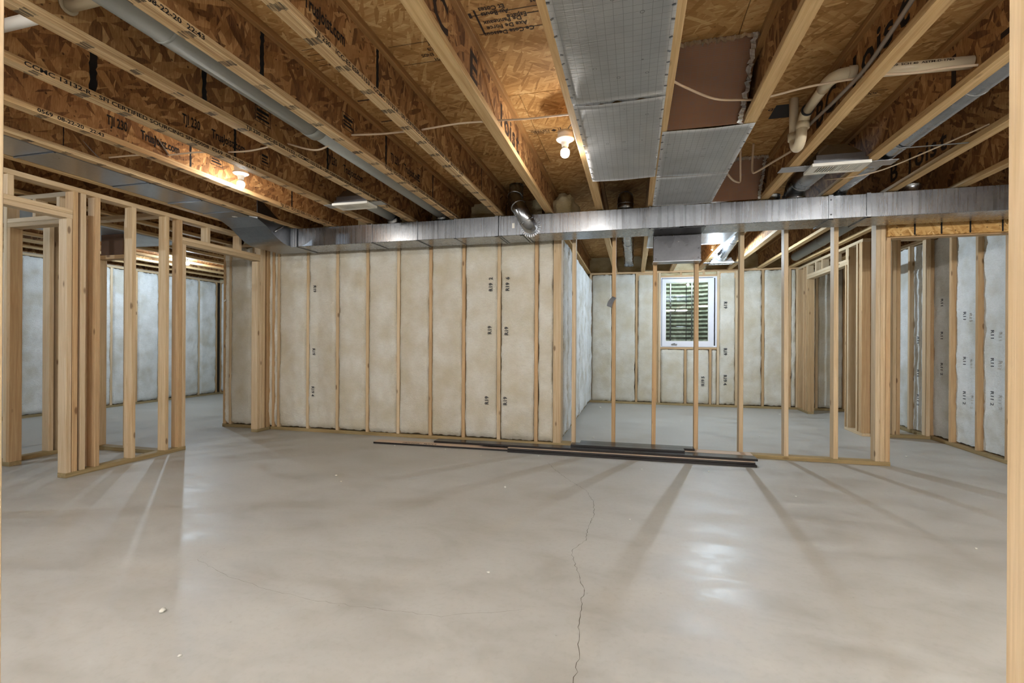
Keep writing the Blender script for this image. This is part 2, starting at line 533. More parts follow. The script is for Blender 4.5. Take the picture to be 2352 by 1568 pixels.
def mat_well():
    t = NT('well_steel')
    v = t.coords(2.0)
    n1 = t.noise(v, 9.0, 5, 0.65)
    col = t.ramp(n1, [(0.3, srgb(96, 104, 86)), (0.55, srgb(138, 146, 122)), (0.75, srgb(178, 184, 164))])
    return t.set(color=col, rough=0.5, metal=0.35)
M['well'] = mat_well()

# ------------------------------------------------------------------ the slab
def build_floor():
    bm = bmesh.new()
    add_box(bm, -8.65, 3.7, -3.3, 9.25, -0.12, 0.0)
    fl = obj('floor', mesh_bm('floor', bm, M['floor']))
    tag(fl, 'bare grey-beige concrete basement slab with a long hairline crack', 'floor', kind='structure')
    pts = [(-0.76, 4.34), (-0.684, 4.155), (-0.485, 3.803), (-0.345, 3.61), (-0.271, 3.376), (-0.242, 3.122), (-0.26, 2.858),
           (-0.257, 2.698), (-0.317, 2.538), (-0.263, 2.327), (-0.215, 2.17), (-0.206, 1.992), (-0.201, 1.839), (-0.181, 1.712),
           (-0.184, 1.559), (-0.20, 1.30), (-0.17, 1.0), (-0.19, 0.6)]
    rnd = random.Random(3)
    line = []
    for (x0, y0), (x1, y1) in zip(pts, pts[1:]):
        n = max(2, int(math.hypot(x1 - x0, y1 - y0) / 0.022))
        for i in range(n):
            t = i / n
            line.append((x0 + (x1 - x0) * t + rnd.uniform(-0.006, 0.006), y0 + (y1 - y0) * t + rnd.uniform(-0.004, 0.004)))
    bm = bmesh.new()
    prev = None
    for i, (x, y) in enumerate(line):
        w = rnd.uniform(0.0003, 0.0015)
        a, b = bm.verts.new((x - w, y, 0.0006)), bm.verts.new((x + w, y, 0.0006))
        if prev: bm.faces.new((prev[0], prev[1], b, a))
        prev = (a, b)
    obj('crack', mesh_bm('crack', bm, plain('crack_shadow', srgb(88, 80, 68), 0.95, 0.1, 0, 0.1)), fl)
    # a second faint crack at the left
    line2 = [(-2.17, 2.05), (-2.14, 1.95), (-1.9, 1.86), (-1.6, 1.80), (-1.3, 1.77), (-1.0, 1.78), (-0.75, 1.80), (-0.4, 1.95)]
    bm = bmesh.new(); prev = None
    for (x0, y0), (x1, y1) in zip(line2, line2[1:]):
        for i in range(10):
            t = i / 10
            x = x0 + (x1 - x0) * t + rnd.uniform(-0.004, 0.004); y = y0 + (y1 - y0) * t + rnd.uniform(-0.006, 0.006)
            w = rnd.uniform(0.0003, 0.0008)
            a, b = bm.verts.new((x, y - w, 0.0006)), bm.verts.new((x, y + w, 0.0006))
            if prev: bm.faces.new((prev[0], b if False else a, b, prev[1]))
            prev = (a, b)
    obj('crack', mesh_bm('crack', bm, plain('faint_crack', srgb(116, 106, 92), 0.95, 0.1, 0, 0.1)), fl)
    return fl
floor = build_floor()

# ------------------------------------------------------------------ the ceiling: subfloor sheets and rim boards
ceiling = empty('ceiling', (0, 2, ZS), 'underside of the subfloor in large tan strand-board sheets', 'ceiling', kind='structure')
PW, PL = 1.196, 2.44
y = 2.93 - 5 * PW
row = 0
panels = {}
while y < 9.2:
    x = -8.75 + (PL / 2 if row % 2 else 0) - 0.5
    while x < 3.75:
        x0, x1 = max(x, -8.65), min(x + PL - 0.004, 3.72)
        y0, y1 = max(y, -3.3), min(y + PW - 0.004, 9.25)
        if x1 - x0 > 0.1 and y1 - y0 > 0.1:
            panels[(row, round(x, 2))] = board('subfloor_panel', x0, x1, y0, y1, ZS, ZS + 0.018, 'x', M['subfloor'], ceiling, 0.0015)
        x += PL
    y += PW
    row += 1
bm = bmesh.new()
add_box(bm, -8.65, 3.72, -3.3, 9.25, ZS + 0.0185, ZS + 0.04)
obj('underlayment', mesh_bm('underlayment', bm, M['web']), ceiling)

FX = (1, 0, 0); FY = (0, 1, 0)
def ceil_text(s, size, x, y, sx=1.0, mat='ink_brown'):
    # printed upside down as seen from the camera
    lettering(s, size, (x, y, ZS - 0.0012), (-1, 0, 0), (0, 1, 0), ceiling, M[mat], sx)
def ceil_bar(x0, x1, y0, y1, mat='ink_brown'):
    bm = bmesh.new()
    vs = [bm.verts.new(p) for p in ((x0, y0, ZS - 0.001), (x0, y1, ZS - 0.001), (x1, y1, ZS - 0.001), (x1, y0, ZS - 0.001))]
    bm.faces.new(vs)
    obj('print_line', mesh_bm('print_line', bm, M[mat]), ceiling)
# stamp in the bay left of the foil sheets
for s, yy, xx in (('Ce Cote Dessous', 2.300, -0.485), ('Axe De Force', 2.255, -0.51), ('De Panneaux', 2.215, -0.53), ('Espace', 2.195, -0.50),
                  ('Au Bouts', 2.155, -0.58), ('Et Cotes', 2.12, -0.59)):
    ceil_text(s, 0.042, xx, yy, 0.85)
for s, yy in (('abajo', 2.27), ('Fuerza', 2.235), ('Paneles', 2.20), ('Extremos', 2.12), ('Y Lados', 2.085)):
    ceil_text(s, 0.042, -0.33, yy, 0.85)
ceil_bar(-0.77, -0.36, 2.305, 2.309); ceil_bar(-0.76, -0.36, 2.165, 2.169); ceil_bar(-0.745, -0.735, 2.13, 2.31); ceil_bar(-0.775, -0.76, 2.145, 2.18)
ceil_bar(-0.50, -0.44, 2.205, 2.210)
# framed mark further back in the same bay
for a in ((-0.76, -0.55, 3.44, 3.444), (-0.76, -0.55, 3.515, 3.519), (-0.545, -0.541, 3.445, 3.515), (-0.53, -0.524, 3.44, 3.52)):
    ceil_bar(*a)
ceil_text('CERTIFIED', 0.038, -0.61, 3.455, 0.8); ceil_text('SOURCING', 0.03, -0.61, 3.485, 0.8)
bm = bmesh.new(); add_lathe(bm, [(0.021, 0), (0.021, 0.0004)], (-0.578, 3.479, ZS - 0.0012), (0, 0, 1), 4)
obj('print_mark', mesh_bm('print_mark', bm, M['ink_brown']), ceiling)
# bay between joists 6 and 7, and 5 and 6
for k, (s, xx, yy) in enumerate((('JOINT', -0.98, 2.30), ('SPACE 1/8', -0.95, 2.345), ('ENDS', -1.06, 2.39), ('STRENGTH', -0.93, 2.435))):
    ceil_text(s, 0.036, xx, yy, 0.8)
ceil_bar(-1.27, -0.86, 2.29, 2.293); ceil_bar(-1.27, -0.86, 2.46, 2.464)
for k in range(4): ceil_bar(-1.74, -1.5, 2.20 + k * 0.05, 2.204 + k * 0.05)
ceil_text('SIZED FOR', 0.034, -1.53, 2.26, 0.8); ceil_text('SPACING', 0.034, -1.55, 2.305, 0.8)
for yy in (2.75, 3.05): ceil_bar(-1.75, -1.6, yy, yy + 0.012)
# right bay by the duct
ceil_text('CERTIFIED SOURCING', 0.05, 0.585, 2.10, 0.85); ceil_bar(0.22, 0.59, 2.165, 2.172)
ceil_bar(0.22, 0.226, 2.10, 2.17)
ceil_text('CERTIFIED', 0.05, 1.05, 3.50, 0.8, 'ink')
ceil_text('SOURCING', 0.04, 1.46, 3.42, 0.8); ceil_bar(1.16, 1.5, 3.40, 3.404); ceil_bar(1.16, 1.5, 3.47, 3.474)

# ------------------------------------------------------------------ I-joists
JLABEL = {
    0: 'wooden I-joist over the left stud partition, just left of the grey bay duct',
    1: 'wooden I-joist running along the right side of the grey bay duct',
    2: 'wooden I-joist just left of the bare bulb near the left partition, printed web',
    3: 'wooden I-joist just right of the bare bulb near the left partition',
    4: 'wooden I-joist just left of the long grey round pipe, white stub pipe through its web',
    5: 'wooden I-joist just right of the long grey round pipe',
    6: 'wooden I-joist with printed edge, halfway between the long grey pipe and the middle bulb',
    7: 'wooden I-joist with large lettering on its web, next left of the middle bulb',
    8: 'wooden I-joist along the left edge of the shiny foil sheets, beside the middle bulb',
    9: 'wooden I-joist between the two columns of shiny foil sheets',
    10: 'wooden I-joist along the right edge of the foil sheets, left of the plastic drain trap',
    11: 'wooden I-joist just right of the plastic drain trap, crossed by a white pipe',
    12: 'wooden I-joist along the left side of the shiny round duct at upper right',
    13: 'wooden I-joist just right of the shiny round duct at upper right',
    14: 'wooden I-joist second from the pale post at the right picture edge',
    15: 'wooden I-joist nearest the pale post at the right picture edge',
}
joists = {}
def joist(x, y0, y1, label, group):
    xc = x + JW / 2
    o = empty('floor_joist', (xc, y0, ZJ), label, 'joist', group)
    board('bottom_flange', x, x + JW, y0, y1, ZJ, ZJ + 0.036, 'y', M['flange_print' if -3.9 < x < -1.0 else 'flange'], o, 0.0015)
    board('top_flange', x, x + JW, y0, y1, ZS - 0.036, ZS - 0.0005, 'y', M['dull_wood'], o, 0.002)
    w = board('web', xc - 0.005, xc + 0.005, y0, y1, ZJ + 0.036, ZS - 0.036, 'y', M['web'], o, 0.0)
    return o, w
for i, x in enumerate(JOIST_X):
    y1 = 5.17 if -5.0 < x < -0.9 else 9.0
    joists[i] = joist(x, -3.2, y1, JLABEL[i], 'I-joists over the main basement room')
xl = -4.735
while xl > -8.4:
    joist(xl, -3.2, 5.17 if xl > -5.1 else 8.2, 'I-joist seen over the side room beyond the left stud partition', 'I-joists over the left side room')
    xl -= 0.4845

def web_text(i, s, size, yc, z, side=1, mat='ink', sx=1.0):
    o, w = joists[i]
    xw = JOIST_X[i] + JW / 2 + side * 0.0062
    if size > 0.15:
        for ch in s:
            lettering(ch, size, (xw, yc, z), (0, side, 0), (0, 0, 1), w, M[mat], sx, 'letter')
            yc += side * sx * size * {'J': 0.42, 'o': 0.60, 'i': 0.27, 's': 0.52, 't': 0.38}.get(ch, 0.6)
        return
    lettering(s, size, (xw, yc, z), (0, side, 0), (0, 0, 1), w, M[mat], sx)
def web_bar(i, y, z0, z1, wdt, side=1, mat='ink'):
    o, w = joists[i]
    xw = JOIST_X[i] + JW / 2 + side * 0.0058
    bm = bmesh.new()
    n = 14
    rnd = random.Random(int(y * 100) + i)
    L = [bm.verts.new((xw, y - wdt * rnd.uniform(0.35, 0.65), z0 + (z1 - z0) * k / n)) for k in range(n + 1)]
    R = [bm.verts.new((xw, y + wdt * rnd.uniform(0.35, 0.65), z0 + (z1 - z0) * k / n)) for k in range(n + 1)]
    for k in range(n): bm.faces.new((L[k], R[k], R[k + 1], L[k + 1]))
    obj('glue_seam', mesh_bm('glue_seam', bm, M[mat]), w)
def flange_text(i, s, y, side=1, size=0.030, sx=1.0):
    o, w = joists[i]
    fl = [c for c in o.children if c.name.startswith('bottom_flange')][0]
    x = JOIST_X[i] + (JW + 0.0008 if side > 0 else -0.0008)
    lettering(s, size, (x, y, ZJ + 0.007), (0, side, 0), (0, 0, 1), fl, M['ink'], sx)
EDGE = 'TJI 230   ICC-ES ESR-1153 - CCMC 13132-R - SFI CERTIFIED SOURCING SFI-00008  0569  08-22-20  22:43'
flange_text(2, '0569  08-22-20   22:43', 1.91, sx=1.25); flange_text(2, EDGE, 3.79, sx=1.35)
flange_text(3, 'CCMC 13132-R - SFI CERTIFIED SOURCING SFI-00008  0569  08-22-20  22:43', 1.57, sx=1.42)
flange_text(4, EDGE, 2.36, sx=1.30)
flange_text(5, '08-22-20  22:43', 1.38, sx=1.3); flange_text(5, EDGE, 3.13, sx=1.25)
flange_text(6, EDGE, 1.69, sx=1.32)
zb = ZJ + 0.036
for i, yy in ((2, 2.29), (3, 2.39), (4, 3.17), (5, 3.27), (6, 1.45)):
    web_text(i, 'TJI 230', 0.085, yy, zb + 0.075, 1, 'ink', 0.52); web_text(i, 'TrusJoist.com', 0.085, yy + 0.215, zb + 0.07, 1, 'ink', 0.60)
def web_stamp(i, y, z, w_=0.13, h_=0.10, side=1, mat='ink'):
    o, wb = joists[i]
    xw = JOIST_X[i] + JW / 2 + side * 0.006
    bm = bmesh.new()
    for (a, b, c, d) in ((0, w_, 0, 0.004), (0, w_, h_ - 0.004, h_), (0, 0.004, 0, h_), (w_ - 0.004, w_, 0, h_),
                         (0.012, w_ - 0.012, 0.02, 0.032), (0.012, w_ - 0.03, 0.042, 0.052), (0.012, w_ - 0.016, 0.064, 0.082)):
        vs = [bm.verts.new((xw, y + yy, z + zz)) for yy, zz in ((a, c), (b, c), (b, d), (a, d))]
        bm.faces.new(vs)
    obj('stamp', mesh_bm('stamp', bm, M[mat]), wb)
web_stamp(4, 2.46, zb + 0.07); web_stamp(3, 3.04, zb + 0.05, 0.09, 0.14); web_stamp(5, 2.65, zb + 0.06); web_stamp(5, 3.72, zb + 0.05, 0.07, 0.13)
web_stamp(2, 3.05, zb + 0.10, 0.12, 0.06)
web_bar(3, 1.88, zb, ZS - 0.036, 0.035); web_bar(4, 2.10, zb, ZS - 0.036, 0.028); web_bar(5, 1.98, zb, ZS - 0.036, 0.026)
web_bar(2, 2.88, zb, ZS - 0.036, 0.016); web_bar(3, 2.80, zb, ZS - 0.036, 0.02); web_bar(4, 3.18, zb, ZS - 0.036, 0.022)
web_bar(5, 3.20, zb, ZS - 0.036, 0.022); web_bar(6, 2.24, zb, ZS - 0.036, 0.022); web_bar(2, 3.98, zb, ZS - 0.036, 0.016)
web_bar(6, 4.0, zb, ZS - 0.036, 0.016); web_bar(1, 2.36, zb, ZS - 0.036, 0.006); web_bar(5, 4.05, zb, ZS - 0.036, 0.02)
# large faded lettering on the other make of joist
BIG = 0.20
web_text(7, 'Joist', BIG, 2.83, zb + 0.045, 1, 'ink_brown', 1.15); web_text(7, 'E', BIG, 2.26, zb + 0.045, 1, 'ink_brown', 1.3)
web_text(7, 'C', BIG, 1.80, zb + 0.05, 1, 'ink_brown', 1.3)
web_text(11, 'Joist', BIG, 2.85, zb + 0.045, -1, 'ink', 1.25); web_text(11, 'BC', BIG, 3.36, zb + 0.045, -1, 'ink_brown', 1.2)
web_text(12, 'J', BIG, 2.95, zb + 0.04, -1, 'ink_brown', 1.3); web_text(12, '-', BIG, 2.60, zb + 0.03, -1, 'ink_brown', 1.2)
web_text(13, 'Joist', BIG, 4.35, zb + 0.04, -1, 'ink_brown', 1.1); web_text(13, 'B', BIG, 4.62, zb + 0.04, -1, 'ink_brown', 1.1)
web_text(11, 'Joist', BIG, 6.6, zb + 0.045, -1, 'ink', 1.15); web_text(10, 'Joist', BIG, 4.2, zb + 0.045, -1, 'ink_brown', 1.15)

# ------------------------------------------------------------------ walls
def batt_mesh(w, h, seed, proud, ragged, mat, nx=18, step=0.03, amp=0.010):
    """A fibre blanket: x across (0..w), z up (0..h), y towards the room."""
    nz = max(6, int(h / step))
    vs, fs = [], []
    sx = seed * 13.7
    for j in range(nz + 1):
        v = j / nz
        zz = v * h
        for i in range(nx + 1):
            u = i / nx
            edge = min(u, 1 - u) * w
            endd = min(v, 1 - v) * h
            k = min(1.0, edge / 0.03)
            ke = min(1.0, endd / 0.05)
            fall = (1 - (1 - k) ** 2) * (0.5 + 0.5 * (1 - (1 - ke) ** 2))
            p = Vector((u * w * 7 + sx, zz * 6, seed * 3.1))
            d = noise.noise(p) * amp + noise.noise(p * 2.9) * amp * 0.5 + noise.noise(p * 7.0) * amp * 0.35
            rg = noise.noise(Vector((sx + (0 if u < 0.5 else 40), zz * 5.0, 2.2))) * ragged + noise.noise(Vector((sx + (0 if u < 0.5 else 40), zz * 19.0, 5.2))) * ragged * 0.5
            xx = u * w + (rg * (1 - k) if u < 0.5 else rg * (1 - k))
            zoff = (noise.noise(Vector((u * 9 + sx, 1.1, 3.3))) * 0.012) * (1 - ke)
            vs.append((xx, -0.05 + (proud + 0.05 + d) * fall, zz + zoff))
            if i < nx and j < nz:
                a = j * (nx + 1) + i
                fs.append((a, a + 1, a + nx + 2, a + nx + 1))
    return mesh_from('batt', vs, fs, mat, True)

class Frame:
    """Wall frame: origin, run direction U and normal N into the room, both axis aligned."""
    def __init__(self, ox, oy, U, N):
        self.o = Vector((ox, oy, 0)); self.U = Vector((U[0], U[1], 0)); self.N = Vector((N[0], N[1], 0))
    def p(self, u, n, z=0.0):
        q = self.o + self.U * u + self.N * n
        return Vector((q.x, q.y, z))
    def box(self, name, u0, u1, n0, n1, z0, z1, axis, mat, parent, bev=0.002, tilt=None):
        a, b = self.p(u0, n0), self.p(u1, n1)
        if axis == 'u': axis = 'x' if abs(self.U.x) > 0.5 else 'y'
        return board(name, min(a.x, b.x), max(a.x, b.x), min(a.y, b.y), max(a.y, b.y), z0, z1, axis, mat, parent, bev, tilt)
    def batt(self, u0, u1, z0, z1, parent, seed, proud=0.012, ragged=0.012, mat='batt', amp=0.010):
        me = batt_mesh(u1 - u0, z1 - z0, seed, proud, ragged, M[mat], amp=amp)
        m = Matrix(((self.U.x, self.N.x, 0, 0), (self.U.y, self.N.y, 0, 0), (0, 0, 1, 0), (0, 0, 0, 1)))
        m.translation = self.p(u0, 0, z0)
        o = obj('insulation_batt', me, parent, m)
        if m.determinant() < 0: me.flip_normals()
        o['frame'] = 0
        del o['frame']
        return o

SEED = [1]
def insulated(frame, parent, studs, z_top, depth=0.14, proud=0.012, ragged=0.012, mat='batt', sw=0.038, stud_mats=('stud', 'stud_warm'), amp=0.010, plate='treated'):
    """studs: centre positions along the frame; batts fill every gap wider than 25 mm."""
    out = []
    rnd = random.Random(len(studs) * 31 + int(z_top * 100) + SEED[0])
    edges = [(s, sw) if not hasattr(s, '__len__') else s for s in studs]
    for c, w in edges:
        frame.box('stud', c - w / 2, c + w / 2, -depth, 0, 0.038, z_top - 0.038, 'z', M[rnd.choice(stud_mats)], parent)
    for (c0, w0), (c1, w1) in zip(edges, edges[1:]):
        a, b = c0 + w0 / 2, c1 - w1 / 2
        if b - a > 0.025:
            SEED[0] += 1
            out.append((frame.batt(a - 0.006, b + 0.006, 0.042 + rnd.uniform(0, 0.012), z_top - 0.045, parent, SEED[0], proud, ragged, mat, amp), a, b))
    return out

def plates(frame, parent, u0, u1, z_top, depth, bot='treated', top='stud', n1=0.0):
    frame.box('bottom_plate', u0, u1, -depth, n1, 0, 0.038, 'u', M[bot], parent)
    if top: frame.box('top_plate', u0, u1, -depth, n1, z_top - 0.038, z_top, 'u', M[top], parent)

def r_mark(frame, batt, s, u, z, up=1, size=0.05, n=0.03):
    """Printed R value, reading up (up=1) or down the blanket."""
    U = Vector((0, 0, up))
    N = frame.N
    V = N.cross(U)
    p = frame.p(u, n, z)
    lettering(s, size, p, U, V, batt, M['ink_grey'], 1.0, 'printed_marking')

# -- centre wall: insulated foundation jog in the middle of the picture
wall_center = empty('wall_center', (-2.9, 5.05, 0), 'insulated stud wall with cream fiberglass in the middle, under the long duct', 'wall', kind='structure')
FC = Frame(0, 5.03, (1, 0), (0, -1))
CS = [-5.105, -5.016, -4.66, -4.36, -4.285, -3.864, -3.452, -3.048, -2.647, -2.244, -1.845, -1.435, -1.016, (-0.79, 0.084)]
cb = insulated(FC, wall_center, CS, 2.33, 0.14, 0.018, 0.024, amp=0.014)
FC.box('bottom_plate', -5.135, -4.495, -0.14, 0.0, 0, 0.038, 'u', M['treated'], wall_center)
FC.box('bottom_plate', -4.40, -0.60, -0.14, 0.0, 0, 0.038, 'u', M['treated'], wall_center)
FC.box('top_plate', -5.135, -0.748, -0.14, 0.0, 2.292, 2.33, 'u', M['stud'], wall_center)
def find(batts, u):
    for b, a, c in batts:
        if a <= u <= c: return b
    return batts[0][0]
for s, px, z, up in (('R19  2', -1.50, 1.66, 1), ('R19', -1.51, 1.19, 1), ('R19', -1.54, 0.42, 1), ('R19  6', -1.31, 1.66, 1), ('R19', -1.32, 1.18, 1), ('R19', -1.33, 0.42, 1)):
    r_mark(FC, find(cb, px), s, px, z, up, 0.058, 0.035)
for s, px, z in (('R19', -3.76, 1.78), ('R19', -3.77, 1.02), ('R19 4', -3.78, 0.56)):
    r_mark(FC, find(cb, px), s, px, z, -1, 0.052, 0.035)

# -- return wall beside the far room, white blanket
wall_return = empty('wall_return', (-0.79, 7.0, 0), 'side wall of the window room filled with white fiberglass, end stud at its front', 'wall', kind='structure')
FR = Frame(-0.80, 0, (0, 1), (1, 0))
insulated(FR, wall_return, [5.19, 5.55, 5.96, 6.36, 6.77, 7.18, 7.58, 7.99, 8.40, 8.80], 2.30, 0.14, 0.055, 0.03, 'batt_white', amp=0.02)
FR.box('bottom_plate', 5.17, 8.88, -0.14, 0.0, 0, 0.038, 'u', M['treated'], wall_return)
FR.box('top_plate', 5.17, 8.88, -0.14, 0.0, 2.262, 2.30, 'u', M['stud'], wall_return)

# -- back wall with the window
wall_back = empty('wall_back', (1.0, 8.9, 0), 'insulated back wall of the far room around the small white window', 'wall', kind='structure')
FB = Frame(0, 8.88, (1, 0), (0, -1))
ZB = 2.385
bb = []
bb += insulated(FB, wall_back, [-0.777, -0.37, 0.046, 0.40], ZB, 0.14, 0.014, 0.026, amp=0.013)
FB.box('stud', 0.423, 0.461, -0.14, 0, 0.038, ZB - 0.038, 'z', M['stud'], wall_back)
bb += insulated(FB, wall_back, [1.414, 1.705, 2.12, 2.53, 2.64], ZB, 0.14, 0.014, 0.026, amp=0.013)
FB.box('bottom_plate', -0.79, 3.35, -0.14, 0.0, 0, 0.038, 'u', M['treated'], wall_back)
FB.box('top_plate', -0.79, 3.35, -0.14, 0.0, ZB - 0.038, ZB, 'u', M['stud_warm'], wall_back)
FB.box('sill_plate', 0.461, 1.393, -0.14, 0.0, 0.992, 1.03, 'u', M['stud_warm'], wall_back)
FB.box('header', 0.461, 1.393, -0.14, 0.0, 2.262, 2.296, 'u', M['stud_warm'], wall_back)
for c in (0.88, 1.29): FB.box('cripple_stud', c - 0.019, c + 0.019, -0.14, 0, 0.038, 0.992, 'z', M['stud_warm'], wall_back)
for c in (0.80, 1.18): FB.box('cripple_stud', c - 0.019, c + 0.019, -0.14, -0.01, 2.296, ZB - 0.038, 'z', M['stud_warm'], wall_back)
SEED[0] += 1
b1 = FB.batt(0.464, 0.864, 0.045, 0.985, wall_back, SEED[0] + 50, 0.012, 0.016)
b2 = FB.batt(0.897, 1.274, 0.045, 0.985, wall_back, SEED[0] + 51, 0.012, 0.016)
FB.batt(1.307, 1.398, 0.045, 0.985, wall_back, SEED[0] + 52, 0.0, 0.012)
FB.batt(0.464, 1.395, 2.294, ZB - 0.04, wall_back, SEED[0] + 53, -0.012, 0.004, 'foam')
FB.box('blocking', 0.067, 0.381, -0.06, 0.004, 2.215, 2.345, 'u', M['stud_warm'], wall_back)
FB.box('blocking', 1.433, 1.686, -0.06, 0.004, 2.215, 2.345, 'u', M['stud_warm'], wall_back)
insulated(FB, wall_back, [2.68, 2.93, 3.33], ZB, 0.14, 0.012, 0.014)
r_mark(FB, b2, 'R19 5', 1.19, 0.36, 1, 0.07, 0.03)
for z in (1.82, 1.02): r_mark(FB, find(bb, 1.50), 'R19', 1.50, z, -1, 0.075, 0.03)
r_mark(FB, find(bb, 1.50), 'R19 4', 1.50, 0.56, -1, 0.075, 0.03)

# -- right exterior wall, blankets set back between the studs
wall_right = empty('wall_right', (3.4, 5.5, 0), 'right-hand foundation wall with bare studs and white blankets set back between them', 'wall', kind='structure')
FRT = Frame(3.35, 0, (0, 1), (-1, 0))
rs = [-3.0 + 0.4064 * k for k in range(19)] + [4.61, 5.01, 5.42, 5.82, 6.236, 6.64, 7.05, 7.46, 7.87, 8.28, 8.70]
rs = sorted(s for s in rs if not (4.2 < s < 4.6))
rb = insulated(FRT, wall_right, rs, ZJ, 0.09, -0.046, 0.03, 'batt_white', stud_mats=('stud_warm', 'stud'), amp=0.014)
plates(FRT, wall_right, -3.2, 8.88, ZJ, 0.09)
for y, zs in ((6.02, (1.45, 0.98, 0.62)), (5.62, (1.25, 0.98, 0.66)), (6.40, (1.62, 1.25, 0.9)), (6.86, (1.2, 0.8, 0.5))):
    for k, z in enumerate(zs):
        r_mark(FRT, find(rb, y), ('R11', 'R11', 'R11 2')[k], y, z, -1, 0.06, 0.0)

# -- left side room: far-left wall and its back wall
wall_left = empty('wall_left', (-8.35, 5.5, 0), 'far left insulated foundation wall seen between the partition studs', 'wall', kind='structure')
FL = Frame(-8.30, 0, (0, 1), (1, 0))
ls = [7.98 - 0.4064 * k for k in range(28)][::-1]
lb = insulated(FL, wall_left, ls, 2.33, 0.14, 0.02, 0.02, 'batt_white', amp=0.014)
plates(FL, wall_left, -3.2, 8.06, 2.33, 0.14)
for y, zs in ((4.62, (1.70, 1.25, 0.8)), (5.75, (1.62, 1.15, 0.72)), (6.2, (1.6, 1.1, 0.7))):
    for z in zs: r_mark(FL, find(lb, y), 'R19', y, z, -1, 0.075, 0.035)
wall_left_back = empty('wall_left_back', (-6.7, 8.1, 0), 'back wall of the left side room, cream blankets beside the doorway', 'wall', kind='structure')
FLB = Frame(0, 8.06, (1, 0), (0, -1))
insulated(FLB, wall_left_back, [-8.28 + 0.4064 * k for k in range(8)] + [-5.12], 2.33, 0.14, 0.02, 0.02, 'batt_white')
plates(FLB, wall_left_back, -8.3, -5.14, 2.33, 0.14)
wall_left_jog = empty('wall_left_jog', (-5.1, 6.6, 0), 'short insulated side wall of the left room, seen edge-on behind the doorway', 'wall', kind='structure')
FLJ = Frame(-5.135, 0, (0, 1), (-1, 0))
insulated(FLJ, wall_left_jog, [5.19, 5.6, 6.0, 6.4, 6.8, 7.2, 7.6, 8.0], 2.33, 0.13, 0.012, 0.014)
plates(FLJ, wall_left_jog, 5.17, 8.06, 2.33, 0.13)

# -- foundation concrete and rim boards behind the framing
wall_foundation = empty('wall_foundation', (0, 5.3, 0), 'poured concrete foundation behind the insulated framing', 'wall', kind='structure')
def conc(x0, x1, y0, y1, z0=0.0, z1=2.36):
    board('concrete_panel', x0, x1, y0, y1, z0, z1, 'z', M['concrete'], wall_foundation, 0.0)
conc(-8.66, -8.46, -3.3, 8.42); conc(-8.46, -5.0, 8.22, 8.42); conc(-4.98, -4.88, 5.19, 8.42)
conc(-4.98, -0.98, 5.19, 5.29); conc(-1.06, -0.96, 5.29, 9.24)
conc(-0.96, 0.44, 9.03, 9.24); conc(1.42, 3.46, 9.03, 9.24); conc(0.44, 1.42, 9.03, 9.24, 0, 1.0); conc(0.44, 1.42, 9.03, 9.24, 2.28, 2.36)
conc(3.46, 3.7, -3.3, 9.24); conc(-8.46, 3.46, -3.5, -3.3)
def rim(x0, x1, y0, y1, ax):
    board('rim_board', x0, x1, y0, y1, 2.34, ZS, ax, M['web'], ceiling, 0.0)
rim(-8.64, -8.5, -3.3, 8.42, 'y'); rim(-8.5, -4.98, 8.23, 8.4, 'x'); rim(-4.97, -4.9, 5.2, 8.4, 'y'); rim(-4.97, -0.98, 5.2, 5.28, 'x')
rim(-1.04, -0.97, 5.28, 9.22, 'y'); rim(-0.97, 3.5, 9.04, 9.2, 'x'); rim(3.5, 3.68, -3.3, 9.2, 'y'); rim(-8.5, 3.5, -3.45, -3.3, 'x')

# -- right room partition: open studs on a bottom plate
wall_partition = empty('wall_partition', (0.85, 5.07, 0), 'open stud partition without insulation in front of the window room', 'wall', kind='structure')
FP = Frame(0, 5.03, (1, 0), (0, -1))
def pstud(x0, x1, lean=0.0, m='stud', z1=2.33):
    t = Matrix.Rotation(math.radians(lean), 3, 'Y') if lean else None
    FP.box('stud', x0, x1, -0.089, 0, 0.038, z1, 'z', M[m], wall_partition, tilt=t)
pstud(-0.633, -0.595); pstud(-0.220, -0.182, 0, 'stud_warm'); pstud(0.184, 0.222, 0.25, 'stud_warm'); pstud(0.583, 0.621, 0, 'stud_warm')
pstud(0.994, 1.032, 0.1); pstud(1.384, 1.422, -0.25); pstud(1.800, 1.838, -0.1); pstud(2.135, 2.173); pstud(2.174, 2.212); pstud(2.214, 2.252, 0, 'stud_warm')
FP.box('bottom_plate', -0.598, 2.256, -0.089, 0, 0, 0.038, 'u', M['treated'], wall_partition)
FP.box('top_plate', -0.598, 2.256, -0.089, 0, 2.33, 2.368, 'u', M['stud'], wall_partition)

# -- strand-board header over the opening at the right
header = empty('header_beam', (2.8, 5.07, 2.08), 'strand-board header beam with black vertical seams beneath the duct at right', 'beam', kind='structure')
hb = obj('beam_panel', box_mesh(0.286, 0.03, 1.135, M['rim'], 0.001), header, Matrix(((0, 0, 1, 2.7825), (0, -1, 0, 5.015), (1, 0, 0, 2.219), (0, 0, 0, 1))))
board('bottom_board', 2.215, 3.35, 5.03, 5.12, 2.066, 2.104, 'x', M['stud_warm'], header)
for x in (2.42, 2.62, 2.83, 3.06):
    board('seam_mark', x - 0.006, x + 0.006, 4.9985, 5.0, 2.08, 2.36, 'z', M['ink'], header, 0.0)

